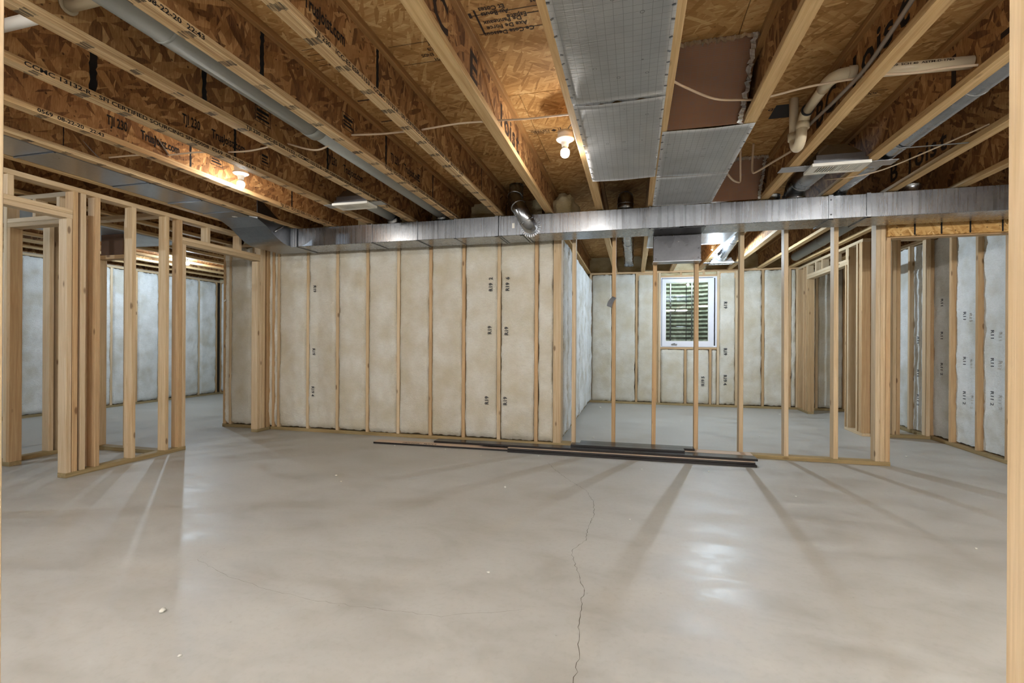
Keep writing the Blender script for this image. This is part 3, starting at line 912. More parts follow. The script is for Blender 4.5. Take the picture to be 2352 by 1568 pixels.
# -- closet walls at the right, beyond the partition
wall_closet_side = empty('wall_closet_side', (2.7, 7.5, 0), 'closet stud wall with a door header in the room behind the partition', 'wall', kind='structure')
FK = Frame(2.65, 0, (0, 1), (-1, 0))
ZK = 2.368
for a, b, m in ((6.58, 6.618, 'stud_warm'), (6.62, 6.658, 'stud_warm'), (6.70, 6.738, 'stud'), (6.955, 6.993, 'stud'), (8.47, 8.508, 'stud_warm'), (8.60, 8.638, 'stud_warm'), (8.84, 8.878, 'stud_warm')):
    FK.box('stud', a, b, -0.089, 0, 0.038, ZK - 0.038, 'z', M[m], wall_closet_side)
FK.box('jack_stud', 7.02, 7.058, -0.089, 0, 0.038, 2.12, 'z', M['stud_warm'], wall_closet_side)
FK.box('jack_stud', 8.40, 8.438, -0.089, 0, 0.038, 2.12, 'z', M['stud_warm'], wall_closet_side)
FK.box('header', 6.993, 8.47, -0.089, 0, 2.12, 2.157, 'u', M['stud'], wall_closet_side)
FK.box('header', 6.993, 8.47, -0.089, 0, 2.158, 2.195, 'u', M['stud'], wall_closet_side)
for c in (7.02, 7.42, 7.85, 8.10, 8.45): FK.box('cripple_stud', c - 0.019, c + 0.019, -0.089, 0, 2.195, ZK - 0.038, 'z', M['stud'], wall_closet_side)
FK.box('bottom_plate', 6.567, 7.06, -0.089, 0, 0, 0.038, 'u', M['stud'], wall_closet_side)
FK.box('bottom_plate', 8.40, 8.88, -0.089, 0, 0, 0.038, 'u', M['treated'], wall_closet_side)
FK.box('top_plate', 6.567, 8.88, -0.089, 0, ZK - 0.038, ZK, 'u', M['stud'], wall_closet_side)
wall_closet_front = empty('wall_closet_front', (3.05, 6.6, 0), 'short open stud wall between the closet corner and the right foundation wall', 'wall', kind='structure')
FKF = Frame(0, 6.567, (1, 0), (0, -1))
for a, b, m in ((2.742, 2.78, 'stud_warm'), (2.962, 3.0, 'stud'), (3.002, 3.04, 'stud_warm'), (3.30, 3.338, 'stud')):
    FKF.box('stud', a, b, -0.089, 0, 0.038, ZK - 0.038, 'z', M[m], wall_closet_front)
FKF.box('bottom_plate', 2.742, 3.345, -0.089, 0, 0, 0.038, 'u', M['treated'], wall_closet_front)
FKF.box('top_plate', 2.742, 3.345, -0.089, 0, ZK - 0.038, ZK, 'u', M['stud'], wall_closet_front)

# -- left partition with two door openings
wall_left_partition = empty('wall_left_partition', (-4.45, 3.4, 0), 'bare stud partition at left with two framed door openings', 'wall', kind='structure')
F1 = Frame(-4.40, 0, (0, 1), (1, 0))
ZP = 2.350
def s1(y, m='stud', z1=ZP - 0.038, w=0.038, name='stud', z0=0.038): F1.box(name, y, y + w, -0.089, 0, z0, z1, 'z', M[m], wall_left_partition)
s1(2.814, 'stud', 2.085, name='jack_stud'); s1(2.857, 'stud_warm'); s1(2.915, 'stud'); s1(3.024, 'stud_warm'); s1(3.326, 'stud'); s1(3.645, 'stud')
s1(3.785, 'stud_warm'); s1(3.826, 'stud', 2.075, name='jack_stud')
s1(4.815, 'stud', 2.066, name='jack_stud'); s1(4.856, 'stud'); s1(4.90, 'stud'); s1(4.975, 'stud_warm', w=0.05)
s1(1.90, 'stud', 2.085, name='jack_stud'); s1(1.86, 'stud'); s1(1.45, 'stud'); s1(1.05, 'stud'); s1(0.65, 'stud'); s1(0.25, 'stud')
for z in (2.085, 2.1235):
    F1.box('header', 1.9, 2.856, -0.089, 0.0, z, z + 0.0375, 'u', M['stud'], wall_left_partition)
    F1.box('header', 3.824, 4.855, -0.089, 0.0, z - 0.012, z + 0.0255, 'u', M['stud'], wall_left_partition)
for y in (2.44, 2.02): F1.box('cripple_stud', y, y + 0.038, -0.089, 0, 2.161, ZP - 0.038, 'z', M['stud'], wall_left_partition)
for y in (4.11, 4.53): F1.box('cripple_stud', y, y + 0.038, -0.089, 0, 2.149, ZP - 0.038, 'z', M['stud'], wall_left_partition)
F1.box('bottom_plate', 2.812, 3.87, -0.089, 0, 0, 0.038, 'u', M['treated'], wall_left_partition)
F1.box('bottom_plate', 4.815, 5.028, -0.089, 0, 0, 0.038, 'u', M['treated'], wall_left_partition)
F1.box('bottom_plate', 0.2, 1.94, -0.089, 0, 0, 0.038, 'u', M['treated'], wall_left_partition)
F1.box('top_plate', 0.2, 5.028, -0.089, 0, ZP - 0.038, ZP, 'u', M['stud'], wall_left_partition)

# -- the little closet behind it
wall_closet_left = empty('wall_closet_left', (-5.2, 3.2, 0), 'small closet framing with a low door header behind the left partition', 'wall', kind='structure')
FQ = Frame(0, 2.94, (1, 0), (0, -1))
def q(x0, x1, z1=2.312, m='stud', y0=0.0, name='stud', z0=0.038): FQ.box(name, x0, x1, -y0 - 0.089, -y0, z0, z1, 'z', M[m], wall_closet_left)
q(-5.305, -5.267, 2.085, 'stud_warm', name='jack_stud'); q(-5.345, -5.307); q(-5.75, -5.712); q(-6.15, -6.112); q(-4.530, -4.492, 2.085, name='jack_stud')
for z in (2.085, 2.1235): FQ.box('header', -5.305, -4.492, -0.089, 0, z, z + 0.0375, 'u', M['stud'], wall_closet_left)
FQ.box('bottom_plate', -6.5, -5.267, -0.089, 0, 0, 0.038, 'u', M['treated'], wall_closet_left)
FQ.box('top_plate', -6.5, -4.492, -0.089, 0, 2.312, 2.35, 'u', M['stud'], wall_closet_left)
for x in (-5.0, -4.72): FQ.box('cripple_stud', x, x + 0.038, -0.089, 0, 2.161, 2.312, 'z', M['stud'], wall_closet_left)
FQ2 = Frame(-5.43, 0, (0, 1), (1, 0))
for y in (3.032, 3.33, 3.40, 3.66): FQ2.box('stud', y, y + 0.038, -0.089, 0, 0.038, 2.312, 'z', M['stud'], wall_closet_left)
FQ2.box('bottom_plate', 3.03, 3.72, -0.089, 0, 0, 0.038, 'u', M['treated'], wall_closet_left)
FQ2.box('top_plate', 3.03, 3.72, -0.089, 0, 2.312, 2.35, 'u', M['stud'], wall_closet_left)
q(-5.29, -5.252, 1.92, 'stud', 0.69); q(-4.91, -4.872, 2.312, 'stud', 0.69)
FQ.box('bottom_plate', -5.43, -4.492, -0.779, -0.69, 0, 0.038, 'u', M['treated'], wall_closet_left)
FQ.box('short_plate', -5.43, -4.912, -0.779, -0.69, 1.92, 1.958, 'u', M['stud_warm'], wall_closet_left)
FQ.box('top_plate', -5.43, -4.492, -0.779, -0.69, 2.312, 2.35, 'u', M['stud'], wall_closet_left)

# -- framed opening that the picture is taken through
wall_front = empty('wall_front', (-0.35, 0.64, 0), 'framed opening in the foreground, pale post at right and sliver of post at left', 'wall', kind='structure')
board('jamb_stud', 0.426, 0.464, 0.60, 0.689, 0.038, 2.312, 'z', M['stud'], wall_front)
board('jamb_stud', 0.466, 0.504, 0.60, 0.689, 0.038, 2.312, 'z', M['stud'], wall_front)
board('jamb_stud', -1.291, -1.253, 0.60, 0.689, 0.038, 2.312, 'z', M['stud'], wall_front)
board('bottom_plate', 0.426, 1.2, 0.60, 0.689, 0, 0.038, 'x', M['treated'], wall_front)
board('bottom_plate', -1.9, -1.253, 0.60, 0.689, 0, 0.038, 'x', M['treated'], wall_front)
board('top_plate', -1.9, 1.2, 0.60, 0.689, 2.312, 2.35, 'x', M['stud'], wall_front)

# ------------------------------------------------------------------ the window and its well
win = empty('window_1', (0.93, 8.9, 1.03), 'white vinyl basement window with a crank handle in the back wall', 'window', kind='structure')
def ring(name, x0, x1, z0, z1, y0, y1, t, mat, parent, tr=None, tb=None):
    bm = bmesh.new()
    tr = t if tr is None else tr; tb = t if tb is None else tb
    add_box(bm, x0, x0 + t, y0, y1, z0, z1); add_box(bm, x1 - tr, x1, y0, y1, z0, z1)
    add_box(bm, x0 + t, x1 - tr, y0, y1, z0, z0 + tb); add_box(bm, x0 + t, x1 - tr, y0, y1, z1 - t, z1)
    bmesh.ops.recalc_face_normals(bm, faces=bm.faces)
    return obj(name, mesh_bm(name, bm, mat), parent)
ring('window_frame', 0.462, 1.393, 1.031, 2.262, 8.875, 9.05, 0.014, M['vinyl'], win)
ring('weather_strip', 0.477, 1.378, 1.046, 2.247, 8.905, 9.0, 0.012, M['dark'], win)
ring('outer_track', 1.335, 1.378, 1.046, 2.247, 8.885, 8.99, 0.012, M['vinyl'], win)
ring('sash', 0.484, 1.338, 1.040, 2.236, 8.868, 8.93, 0.060, M['vinyl'], win, 0.080, 0.09)
ring('glazing_bead', 0.538, 1.264, 1.124, 2.178, 8.880, 8.92, 0.014, M['white'], win)
board('pane', 0.548, 1.254, 8.905, 8.909, 1.134, 2.168, 'z', M['glass'], win, 0.0)
board('pane_bar', 0.888, 0.898, 8.912, 8.92, 1.13, 2.17, 'z', M['dark'], win, 0.0)  # thin dark uprights just behind the pane
board('pane_bar', 1.030, 1.040, 8.912, 8.92, 1.13, 2.17, 'z', M['dark'], win, 0.0)
hnd = board('crank_handle', 0.64, 0.74, 8.848, 8.868, 1.065, 1.085, 'x', M['galv_plain'], win, 0.006)
tube('crank_knob', [(0.65, 8.848, 1.08), (0.70, 8.838, 1.094)], 0.006, M['galv_plain'], hnd, 8)

def build_well():
    well = empty('window_well', (0.93, 9.3, 0.8), 'ribbed grey-green steel window well outside the small window', 'window well')
    vs, fs = [], []
    nA, nZ = 40, 150
    z0, z1 = 0.75, 2.48
    for j in range(nZ + 1):
        z = z0 + (z1 - z0) * j / nZ
        c = math.sin((z - z0) / 0.082 * 2 * math.pi) * 0.011
        for i in range(nA + 1):
            a = math.pi * i / nA
            r = 1.0 + c
            vs.append((0.93 - math.cos(a) * (0.80 + c), 9.24 + math.sin(a) * (0.85 + c), z))
            if i < nA and j < nZ:
                k = j * (nA + 1) + i
                fs.append((k, k + nA + 1, k + nA + 2, k + 1))
    obj('corrugated_wall', mesh_from('corrugated_wall', vs, fs, M['well'], True), well)
    bm = bmesh.new(); add_box(bm, 0.05, 1.8, 9.24, 10.15, 0.7, 0.85)
    obj('gravel_bed', mesh_bm('gravel_bed', bm, M['gravel']), well)
    lad = empty('ladder', (0.93, 9.95, 0.85), 'galvanized escape ladder standing in the window well', 'ladder')
    for x in (0.70, 1.10):
        tube('rail', [(x, 9.93, 0.85), (x, 9.93, 2.25), (x, 9.98, 2.30)], 0.013, M['galv_pipe'], lad, 8)
    for z in (1.12, 1.42, 1.72, 2.02): tube('rung', [(0.70, 9.93, z), (1.10, 9.93, z)], 0.010, M['galv_pipe'], lad, 8)
    g = bmesh.new(); add_box(g, -3, 5, 10.12, 14, 1.9, 2.42); add_box(g, -3, 0.1, 9.26, 10.12, 1.9, 2.42); add_box(g, 1.76, 5, 9.26, 10.12, 1.9, 2.42)
    gr = obj('ground_outside', mesh_bm('ground', g, plain('turf', srgb(96, 112, 60), 0.9, 0.2, 0, 0.4)))
    tag(gr, 'grassy ground around the rim of the window well outside', 'ground', kind='structure')
build_well()

# ------------------------------------------------------------------ spray foam at the rim
def foam(label, x0, x1, y0, y1, z0, z1, N, seed, res=0.03, amp=0.035):
    """A lumpy foam face against the rim, between two corners, facing N."""
    o_len = (x1 - x0) if abs(N[1]) > 0.5 else (y1 - y0)
    nu, nz = max(8, int(o_len / res)), max(6, int((z1 - z0) / res))
    vs, fs = [], []
    for j in range(nz + 1):
        v = j / nz
        for i in range(nu + 1):
            u = i / nu
            p = Vector((u * o_len * 6 + seed, v * (z1 - z0) * 8, seed * 1.3))
            d = 0.05 + amp * (noise.noise(p) + 0.6 * noise.noise(p * 2.3) + 0.3 * noise.noise(p * 5)) + 0.05 * (1 - v) + 0.07 * max(0, v - 0.8)
            if abs(N[1]) > 0.5: vs.append((x0 + u * o_len, y1 + N[1] * d, z0 + v * (z1 - z0)))
            else: vs.append((x0 + N[0] * d, y0 + u * o_len, z0 + v * (z1 - z0)))
            if i < nu and j < nz:
                a = j * (nu + 1) + i
                fs.append((a, a + 1, a + nu + 2, a + nu + 1))
    me = mesh_from('spray_foam', vs, fs, M['foam'], True)
    return tag(obj('spray_foam', me), label, 'spray foam')
foam('cream spray foam sealing the rim above the middle insulated wall', -4.9, -0.98, 5.1, 5.2, 2.28, ZS, (0, -1), 3)
foam('cream spray foam along the rim above the small window wall', -0.95, 3.45, 9.0, 9.04, 2.36, ZS, (0, -1), 8)
foam('cream spray foam slope along the rim left of the window room', -0.97, -0.97, 5.3, 9.0, 2.26, ZS, (1, 0), 12, 0.04, 0.05)
foam('cream spray foam at the rim over the left side room back wall', -8.4, -5.0, 8.1, 8.23, 2.30, ZS, (0, -1), 16, 0.05)
bm = bmesh.new()
bmesh.ops.create_icosphere(bm, subdivisions=4, radius=1.0)
for v in bm.verts:
    p = v.co.copy()
    d = 1 + 0.16 * noise.noise(p * 2.2) + 0.10 * noise.noise(p * 5.1) + 0.05 * noise.noise(p * 11)
    v.co = Vector((p.x * 0.15 * d, p.y * 0.24 * d, p.z * 0.19 * d))
me = mesh_bm('spray_foam', bm, M['foam'], True)
tag(obj('spray_foam', me, None, Matrix.Translation((-0.715, 5.02, 2.47))), 'bulging mound of spray foam above the trunk duct beside the middle bulb', 'spray foam')

# ------------------------------------------------------------------ trunk duct
trunk = empty('trunk_duct', (0, 4.75, ZD0), 'long rectangular galvanized trunk duct hung under the joists, with elbow at its left end', 'duct')
SX = [-3.665, -2.726, -2.20, -1.778, -1.315, -1.07, 0.14, 0.41, 1.61, 1.89, 3.2]
for k, (a, b) in enumerate(zip(SX, SX[1:])):
    e = 0.0015 * (k % 3)
    board('duct_section', a + 0.001, b - 0.001, YD0 + e, YD1 - e, ZD0 + e, ZD1 - e, 'z', M['galv'], trunk, 0.003)
def cleat(x, w, proud=0.005):
    bm = bmesh.new()
    add_box(bm, x - w / 2, x + w / 2, YD0 - proud, YD0 + 0.002, ZD0 - proud, ZD1 + 0.002)
    add_box(bm, x - w / 2, x + w / 2, YD0 - proud, YD1 + 0.003, ZD0 - proud, ZD0 + 0.002)
    add_box(bm, x - w / 2, x + w / 2, YD1 - 0.002, YD1 + proud, ZD0 - proud, ZD1)
    return obj('drive_cleat', mesh_bm('drive_cleat', bm, M['galv_plain']), trunk)
for x, w in ((-2.726, 0.010), (-2.20, 0.012), (-1.778, 0.012), (-1.335, 0.034), (-1.295, 0.012), (-1.08, 0.026), (-1.045, 0.02), (0.14, 0.016), (0.415, 0.030), (1.612, 0.034), (1.89, 0.03)):
    cleat(x, w)
for x, z in ((1.612, 2.325), (1.612, 2.20)):
    lathe('rivet', [(0.0, 0.0), (0.007, 0.0), (0.006, 0.004), (0.0, 0.006)], (x, YD0 - 0.005, z), M['galv_plain'], trunk, (0, -1, 0), 10)
lbl = board('label', -1.175, -1.150, YD0 - 0.002, YD0 - 0.0005, 2.235, 2.285, 'z', M['white'], trunk, 0.0)
# connector collar and offset elbow at the left end
bm = bmesh.new()
add_box(bm, -3.72, -3.665, YD0 - 0.012, YD1 + 0.01, ZD0 - 0.008, ZD1 + 0.004)
obj('connector_band', mesh_bm('connector_band', bm, M['galv_plain']), trunk)
for x in (-3.725, -3.690, -3.662):
    board('standing_seam', x - 0.006, x + 0.006, YD0 - 0.028, YD0 - 0.010, ZD0 - 0.010, ZD1, 'z', M['galv_plain'], trunk, 0.003)
def elbow():
    prof = [(3.86, 2.372), (4.02, 2.366)]
    for i in range(1, 13):
        t = i / 12
        prof.append((4.02 + 0.50 * t, 2.366 - 0.202 * (t ** 1.1 if t < 0.35 else (0.315 + 0.685 * math.sin((t - 0.35) / 0.65 * math.pi / 2)))))
    prof.append((YD1, ZD0))
    xa, xb = -4.175, -3.72
    vs, fs = [], []
    for (yy, zz) in prof:
        top = min(zz + 0.21, 2.58) if yy < 4.1 else min(2.366 + 0.19 * max(0, (4.45 - yy) / 0.35), 2.56)
        if yy > 4.45: top = ZD1
        x_b = -3.785 if yy < 4.05 else -3.72
        vs += [(xa, yy, zz), (x_b, yy, zz), (x_b, yy, max(top, zz + 0.02)), (xa, yy, max(top, zz + 0.02))]
    n = len(prof)
    for i in range(n - 1):
        for k in range(4):
            a, b = i * 4 + k, i * 4 + (k + 1) % 4
            fs.append((a, b, b + 4, a + 4))
    fs.append((0, 3, 2, 1)); fs.append(((n - 1) * 4, (n - 1) * 4 + 1, (n - 1) * 4 + 2, (n - 1) * 4 + 3))
    bm = bmesh.new()
    V = [bm.verts.new(v) for v in vs]
    for f in fs: bm.faces.new([V[i] for i in f])
    bmesh.ops.recalc_face_normals(bm, faces=bm.faces)
    e = obj('elbow', mesh_bm('elbow', bm, M['galv_plain']), trunk)
    # standing seam across the cheek, heel seams and sticker
    add = []
    for t_y, t_z in ((4.19, 2.318),):
        board('heel_seam', xa, -3.72, t_y - 0.003, t_y + 0.003, t_z - 0.008, t_z, 'x', M['galv_plain'], e, 0.001)
    tube('cheek_seam', [(-3.715, 4.30, 2.27), (-3.715, 4.42, 2.36)], 0.009, M['galv_plain'], e, 6)
    board('label', -3.95, -3.91, 3.975, 4.005, 2.362, 2.3645, 'x', M['white'], e, 0.0)
elbow()
board('bay_duct', -4.172, -3.79, -2.5, 3.0, ZJ + 0.004, ZJ + 0.2, 'y', M['galv_plain'], trunk, 0.003)
board('bay_duct', -4.172, -3.79, 3.004, 3.87, ZJ + 0.003, ZJ + 0.2, 'y', M['galv_plain'], trunk, 0.003)
for yy in (2.35, 3.0, 3.48, 3.85):
    board('drive_cleat', -4.172, -3.79, yy - 0.008, yy + 0.008, ZJ - 0.003, ZJ + 0.004, 'x', M['galv_plain'], trunk, 0.001)

# return drop box under the trunk
drop = empty('return_drop', (0.4, 4.95, 1.91), 'dark shiny sheet-metal return box hanging beneath the trunk duct', 'duct')
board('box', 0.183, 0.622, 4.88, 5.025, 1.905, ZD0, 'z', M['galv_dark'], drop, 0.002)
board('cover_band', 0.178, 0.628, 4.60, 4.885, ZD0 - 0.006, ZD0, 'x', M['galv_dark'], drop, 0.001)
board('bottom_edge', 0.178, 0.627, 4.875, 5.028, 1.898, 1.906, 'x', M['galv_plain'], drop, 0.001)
for x in (0.205, 0.60):
    for z in (1.93, 2.02, 2.13):
        lathe('screw', [(0.0, 0.0), (0.006, 0.0), (0.005, 0.004), (0.0, 0.005)], (x, 4.88, z), M['galv_plain'], drop, (0, -1, 0), 8)

# ------------------------------------------------------------------ foil-faced panning sheets under the joists
def foil_sheet(label, x0, x1, y0, y1, z=ZJ, staples=True, seed=1, curl=0.0, mat='foil', group='foil-faced panning sheets'):
    o = empty('foil_sheet', ((x0 + x1) / 2, y0, z), label, 'foil panel', group)
    nx, ny = 14, max(6, int((y1 - y0) / 0.06))
    xc, yc = (x0 + x1) / 2, (y0 + y1) / 2
    bm = bmesh.new()
    grid = []
    for j in range(ny + 1):
        for i in range(nx + 1):
            u, v = i / nx, j / ny
            xx, yy = x0 + (x1 - x0) * u, y0 + (y1 - y0) * v
            sag = -0.006 * math.sin(math.pi * u) + 0.003 * noise.noise(Vector((xx * 5 + seed, yy * 3, 0.3)))
            if curl and v < 0.06: sag -= curl * (1 - v / 0.06) * (0.5 + 0.5 * noise.noise(Vector((xx * 12, 4.0, seed))))
            # local axes: x across, y thickness, z along, as for the boards
            grid.append(bm.verts.new((xx - xc, -(sag - 0.003), yy - yc)))
    for j in range(ny):
        for i in range(nx):
            a = j * (nx + 1) + i
            bm.faces.new((grid[a], grid[a + 1], grid[a + nx + 2], grid[a + nx + 1]))
    bmesh.ops.solidify(bm, geom=list(bm.faces), thickness=0.002)
    bmesh.ops.recalc_face_normals(bm, faces=bm.faces)
    me = mesh_bm('sheet', bm, M[mat], True)
    m = Matrix(((1, 0, 0, xc), (0, 0, 1, yc), (0, -1, 0, z), (0, 0, 0, 1)))
    obj('sheet', me, o, m)
    if staples:
        rnd = random.Random(seed)
        sm = box_mesh(0.014, 0.006, 0.004, M['galv_plain'], 0.0)
        yy = y0 + 0.05
        while yy < y1:
            for xx in (x0 + 0.008, x1 - 0.008):
                if rnd.random() < 0.85:
                    obj('staple', sm, o, Matrix.Translation((xx + rnd.uniform(-0.004, 0.004), yy + rnd.uniform(-0.02, 0.02), z - 0.006)) @ Matrix.Rotation(rnd.uniform(-0.7, 0.7), 4, 'Z'))
            yy += 0.10
    return o
foil_sheet('largest foil sheet, nearest the camera, left of the open joist bay', -0.322, 0.150, -0.6, 2.515, seed=2)
foil_sheet('foil sheet behind the torn gap, beside the middle bulb', -0.318, 0.150, 2.523, 3.765, z=ZJ - 0.002, seed=3, curl=0.018)
foil_sheet('foil sheet right of centre, just behind the brown open bay', 0.160, 0.668, 2.975, 3.785, seed=4)
foil_sheet('foil sheet right of centre that runs back onto the trunk duct', 0.160, 0.668, 3.79, 4.578, seed=5)
foil_sheet('bright foil sheet behind the duct, above the far room bulb', 0.645, 1.128, 4.96, 6.5, seed=6, staples=False)
foil_sheet('foil sheet behind the duct, half hidden by the return box', 0.160, 0.640, 4.96, 6.6, seed=7, staples=False)
# torn, curled strip in the gap
def torn():
    bm = bmesh.new()
    n = 60
    A, B = [], []
    for i in range(n + 1):
        x = -0.318 + 0.468 * i / n
        A.append(bm.verts.new((x, 2.512 + 0.006 * noise.noise(Vector((x * 30, 0, 0))), ZJ - 0.004)))
        B.append(bm.verts.new((x, 2.545 + 0.012 * noise.noise(Vector((x * 25, 3, 0))), ZJ - 0.006 + 0.016 * noise.noise(Vector((x * 18, 5, 0))))))
    for i in range(n): bm.faces.new((A[i], A[i + 1], B[i + 1], B[i]))
    o = obj('foil_strip', mesh_bm('foil_strip', bm, M['foil'], True))
    tag(o, 'crumpled torn foil edge in the gap between two foil sheets', 'foil strip')
torn()
# foil end caps closing the bays, their wood reflection painted in as brown
def end_cap(label, x0, x1, yb, yt, zb_=ZJ, tape=True):
    o = empty('foil_end_cap', ((x0 + x1) / 2, yb, zb_), label, 'foil panel')
    L = math.hypot(yb - yt, ZS - zb_)
    xc = (x0 + x1) / 2
    d = Vector((0, yt - yb, ZS - zb_)).normalized()     # upward along the sheet
    N = Vector((1, 0, 0)).cross(d)
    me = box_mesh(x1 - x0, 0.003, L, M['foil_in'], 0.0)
    c = Vector((xc, (yb + yt) / 2, (zb_ + ZS) / 2))
    m = Matrix(((1, N.x * -1, d.x, c.x), (0, N.y * -1, d.y, c.y), (0, N.z * -1, d.z, c.z), (0, 0, 0, 1)))
    obj('sheet', me, o, m)
    if tape:
        bm = bmesh.new()
        rnd = random.Random(int(yb * 100))
        for side, (p0, p1) in enumerate(((Vector((x0, yt - 0.005, ZS - 0.004)), Vector((x1, yt - 0.005, ZS - 0.004))), (Vector((x1 - 0.004, yt, ZS)), Vector((x1 - 0.004, yb, zb_))))):
            n = 40
            prev = None
            for i in range(n + 1):
                p = p0.lerp(p1, i / n)
                j = Vector((rnd.uniform(-.006, .006), rnd.uniform(-.012, .004), rnd.uniform(-.008, .002)))
                off = Vector((0, -0.012, -0.028)) if side == 0 else Vector((-0.026, -0.012, -0.004))
                a, b = bm.verts.new(p + j), bm.verts.new(p + off + j * 1.5)
                if prev: bm.faces.new((prev[0], a, b, prev[1]))
                prev = (a, b)
        obj('foil_tape', mesh_bm('foil_tape', bm, M['foil']), o)
    return o
end_cap('brown-looking foil end cap closing the open joist bay at centre right', 0.187, 0.602, 2.972, 2.62)
end_cap('brown-looking foil cap deep in the joist bay beneath the drain trap', 0.673, 1.067, 4.57, 4.35)

# ------------------------------------------------------------------ round ducts
def round_duct(name, label, pts, r, rings=(), mat='galv_pipe', n=24, group='round branch ducts'):
    o = empty(name, pts[0], label, 'duct', group)
    tube('pipe', pts, r, M[mat], o, n)
    for p, ax, rr in rings:
        bm = bmesh.new()
        add_lathe(bm, [(rr, -0.008), (rr + 0.004, -0.003), (rr + 0.004, 0.003), (rr, 0.008)], p, ax, n)
        bmesh.ops.recalc_face_normals(bm, faces=bm.faces)
        obj('seam_ring', mesh_bm('seam_ring', bm, M[mat], True), o)
    return o
def drop_end(x, y, z, r=0.09, ytop=None):
    """Axis points of a run along +y at height z that turns down onto the trunk."""
    return arc((x, y, z - r), (0, 0, 1), (0, 1, 0), 0, 90, r, 5) + [Vector((x, y + r, ZD1 + 0.0))]
# long grey pipe at upper left, two diameters
p = [(-1.965, -1.2, 2.475), (-1.965, 2.60, 2.475)]
o = round_duct('round_duct', 'long dull grey round pipe between joists at upper left', p, 0.083,
               [((-1.965, 1.62, 2.475), (0, 1, 0), 0.083)], 'galv_dull')
tube('reduced_pipe', [(-1.965, 2.58, 2.475), (-1.965, 4.62, 2.475)], 0.074, M['galv_dull'], o, 24)
tube('collar', [(-1.965, 2.56, 2.475), (-1.965, 2.64, 2.475)], 0.086, M['galv_dull'], o, 24)
tube('takeoff_elbow', [Vector((-1.965, 4.60, 2.475))] + arc((-1.965, 4.64, 2.425), (0, 0, 1), (0, 1, 0), 0, 90, 0.05 + 0.02, 4)[1:] + [Vector((-1.965, 4.71, ZD1 - 0.004))], 0.072, M['galv_pipe'], o, 24)
# pipe from the left register
o = round_duct('round_duct', 'short round pipe from the left ceiling register to the trunk duct', [(-2.50, 3.95, 2.46), (-2.50, 4.55, 2.46)], 0.072, mat='galv_dull')
tube('takeoff_elbow', [Vector((-2.50, 4.52, 2.46))] + arc((-2.50, 4.58, 2.40), (0, 0, 1), (0, 1, 0), 0, 90, 0.06, 4) + [Vector((-2.50, 4.66, ZD1 - 0.004))], 0.070, M['galv_pipe'], o, 24)
lathe('start_collar', [(0.078, 0), (0.078, 0.02), (0.074, 0.024), (0.074, 0.05)], (-2.50, 4.67, ZD1), M['galv_pipe'], o)
# elbow springing from the trunk's front face
pts = [(-0.985, YD0 + 0.002, 2.232), (-0.985, 4.535, 2.236), (-1.00, 4.488, 2.262), (-1.03, 4.462, 2.318), (-1.075, 4.47, 2.40), (-1.115, 4.50, 2.46), (-1.14, 4.55, 2.515), (-1.14, 4.60, 2.60), (-1.14, 4.61, ZS - 0.004)]
o = round_duct('round_duct', 'jointed round elbow rising from a toothed collar on the trunk front', pts, 0.072, [], 'galv_pipe', 28)
for me in [c.data for c in o.children]: me.polygons.foreach_set('use_smooth', [len(pl.vertices) == 4 for pl in me.polygons])
for i, (pa, pb) in enumerate(((2, 3), (4, 5), (6, 7))):
    a, b = Vector(pts[pa]), Vector(pts[pb])
    bm = bmesh.new(); add_lathe(bm, [(0.072, -0.006), (0.078, -0.002), (0.078, 0.002), (0.072, 0.006)], a.lerp(b, 0.3), (b - a), 28)
    bmesh.ops.recalc_face_normals(bm, faces=bm.faces)
    obj('seam_ring', mesh_bm('seam_ring', bm, M['galv_pipe'], True), o)
bm = bmesh.new()
for k in range(26):
    a = 2 * math.pi * k / 26
    cx, cz = -0.985 + 0.086 * math.cos(a), 2.235 + 0.086 * math.sin(a)
    m = Matrix.Translation((cx, YD0 - 0.004, cz)) @ Matrix.Rotation(-a, 4, 'Y')
    g = bmesh.ops.create_cube(bm, size=1.0, matrix=m @ Matrix.Diagonal((0.026, 0.005, 0.013, 1)))
obj('collar_tabs', mesh_bm('collar_tabs', bm, M['galv_pipe']), o)
# upright elbow behind the trunk at centre, continuing into the far room
o = round_duct('round_duct', 'dark upright round elbow on top of the trunk, running back towards the far room',
               [(-0.085, 4.75, ZD1 - 0.004), (-0.085, 4.75, 2.44), (-0.085, 4.765, 2.485), (-0.085, 4.80, 2.515), (-0.085, 4.86, 2.525), (-0.085, 8.05, 2.49), (-0.085, 8.15, 2.44), (-0.085, 8.17, 2.38)], 0.076,
               [((-0.085, 4.75, 2.45), (0, 0, 1), 0.076), ((-0.085, 6.75, 2.505), (0, 1, 0), 0.076)])
# right register pipe
o = round_duct('round_duct', 'wide shiny elbow from the right ceiling register down to the trunk',
               [(1.385, 3.95, 2.480), (1.365, 4.52, 2.480)] + arc((1.36, 4.56, 2.35), (0, 0, 1), (0, 1, 0), 12, 90, 0.13, 4)[:-1] + [Vector((1.36, 4.69, ZD1 - 0.004))], 0.084,
               [((1.368, 4.50, 2.480), (0, 1, 0), 0.084)])
lathe('start_collar', [(0.094, 0), (0.094, 0.02), (0.09, 0.026), (0.09, 0.05)], (1.36, 4.69, ZD1), M['galv_pipe'], o)
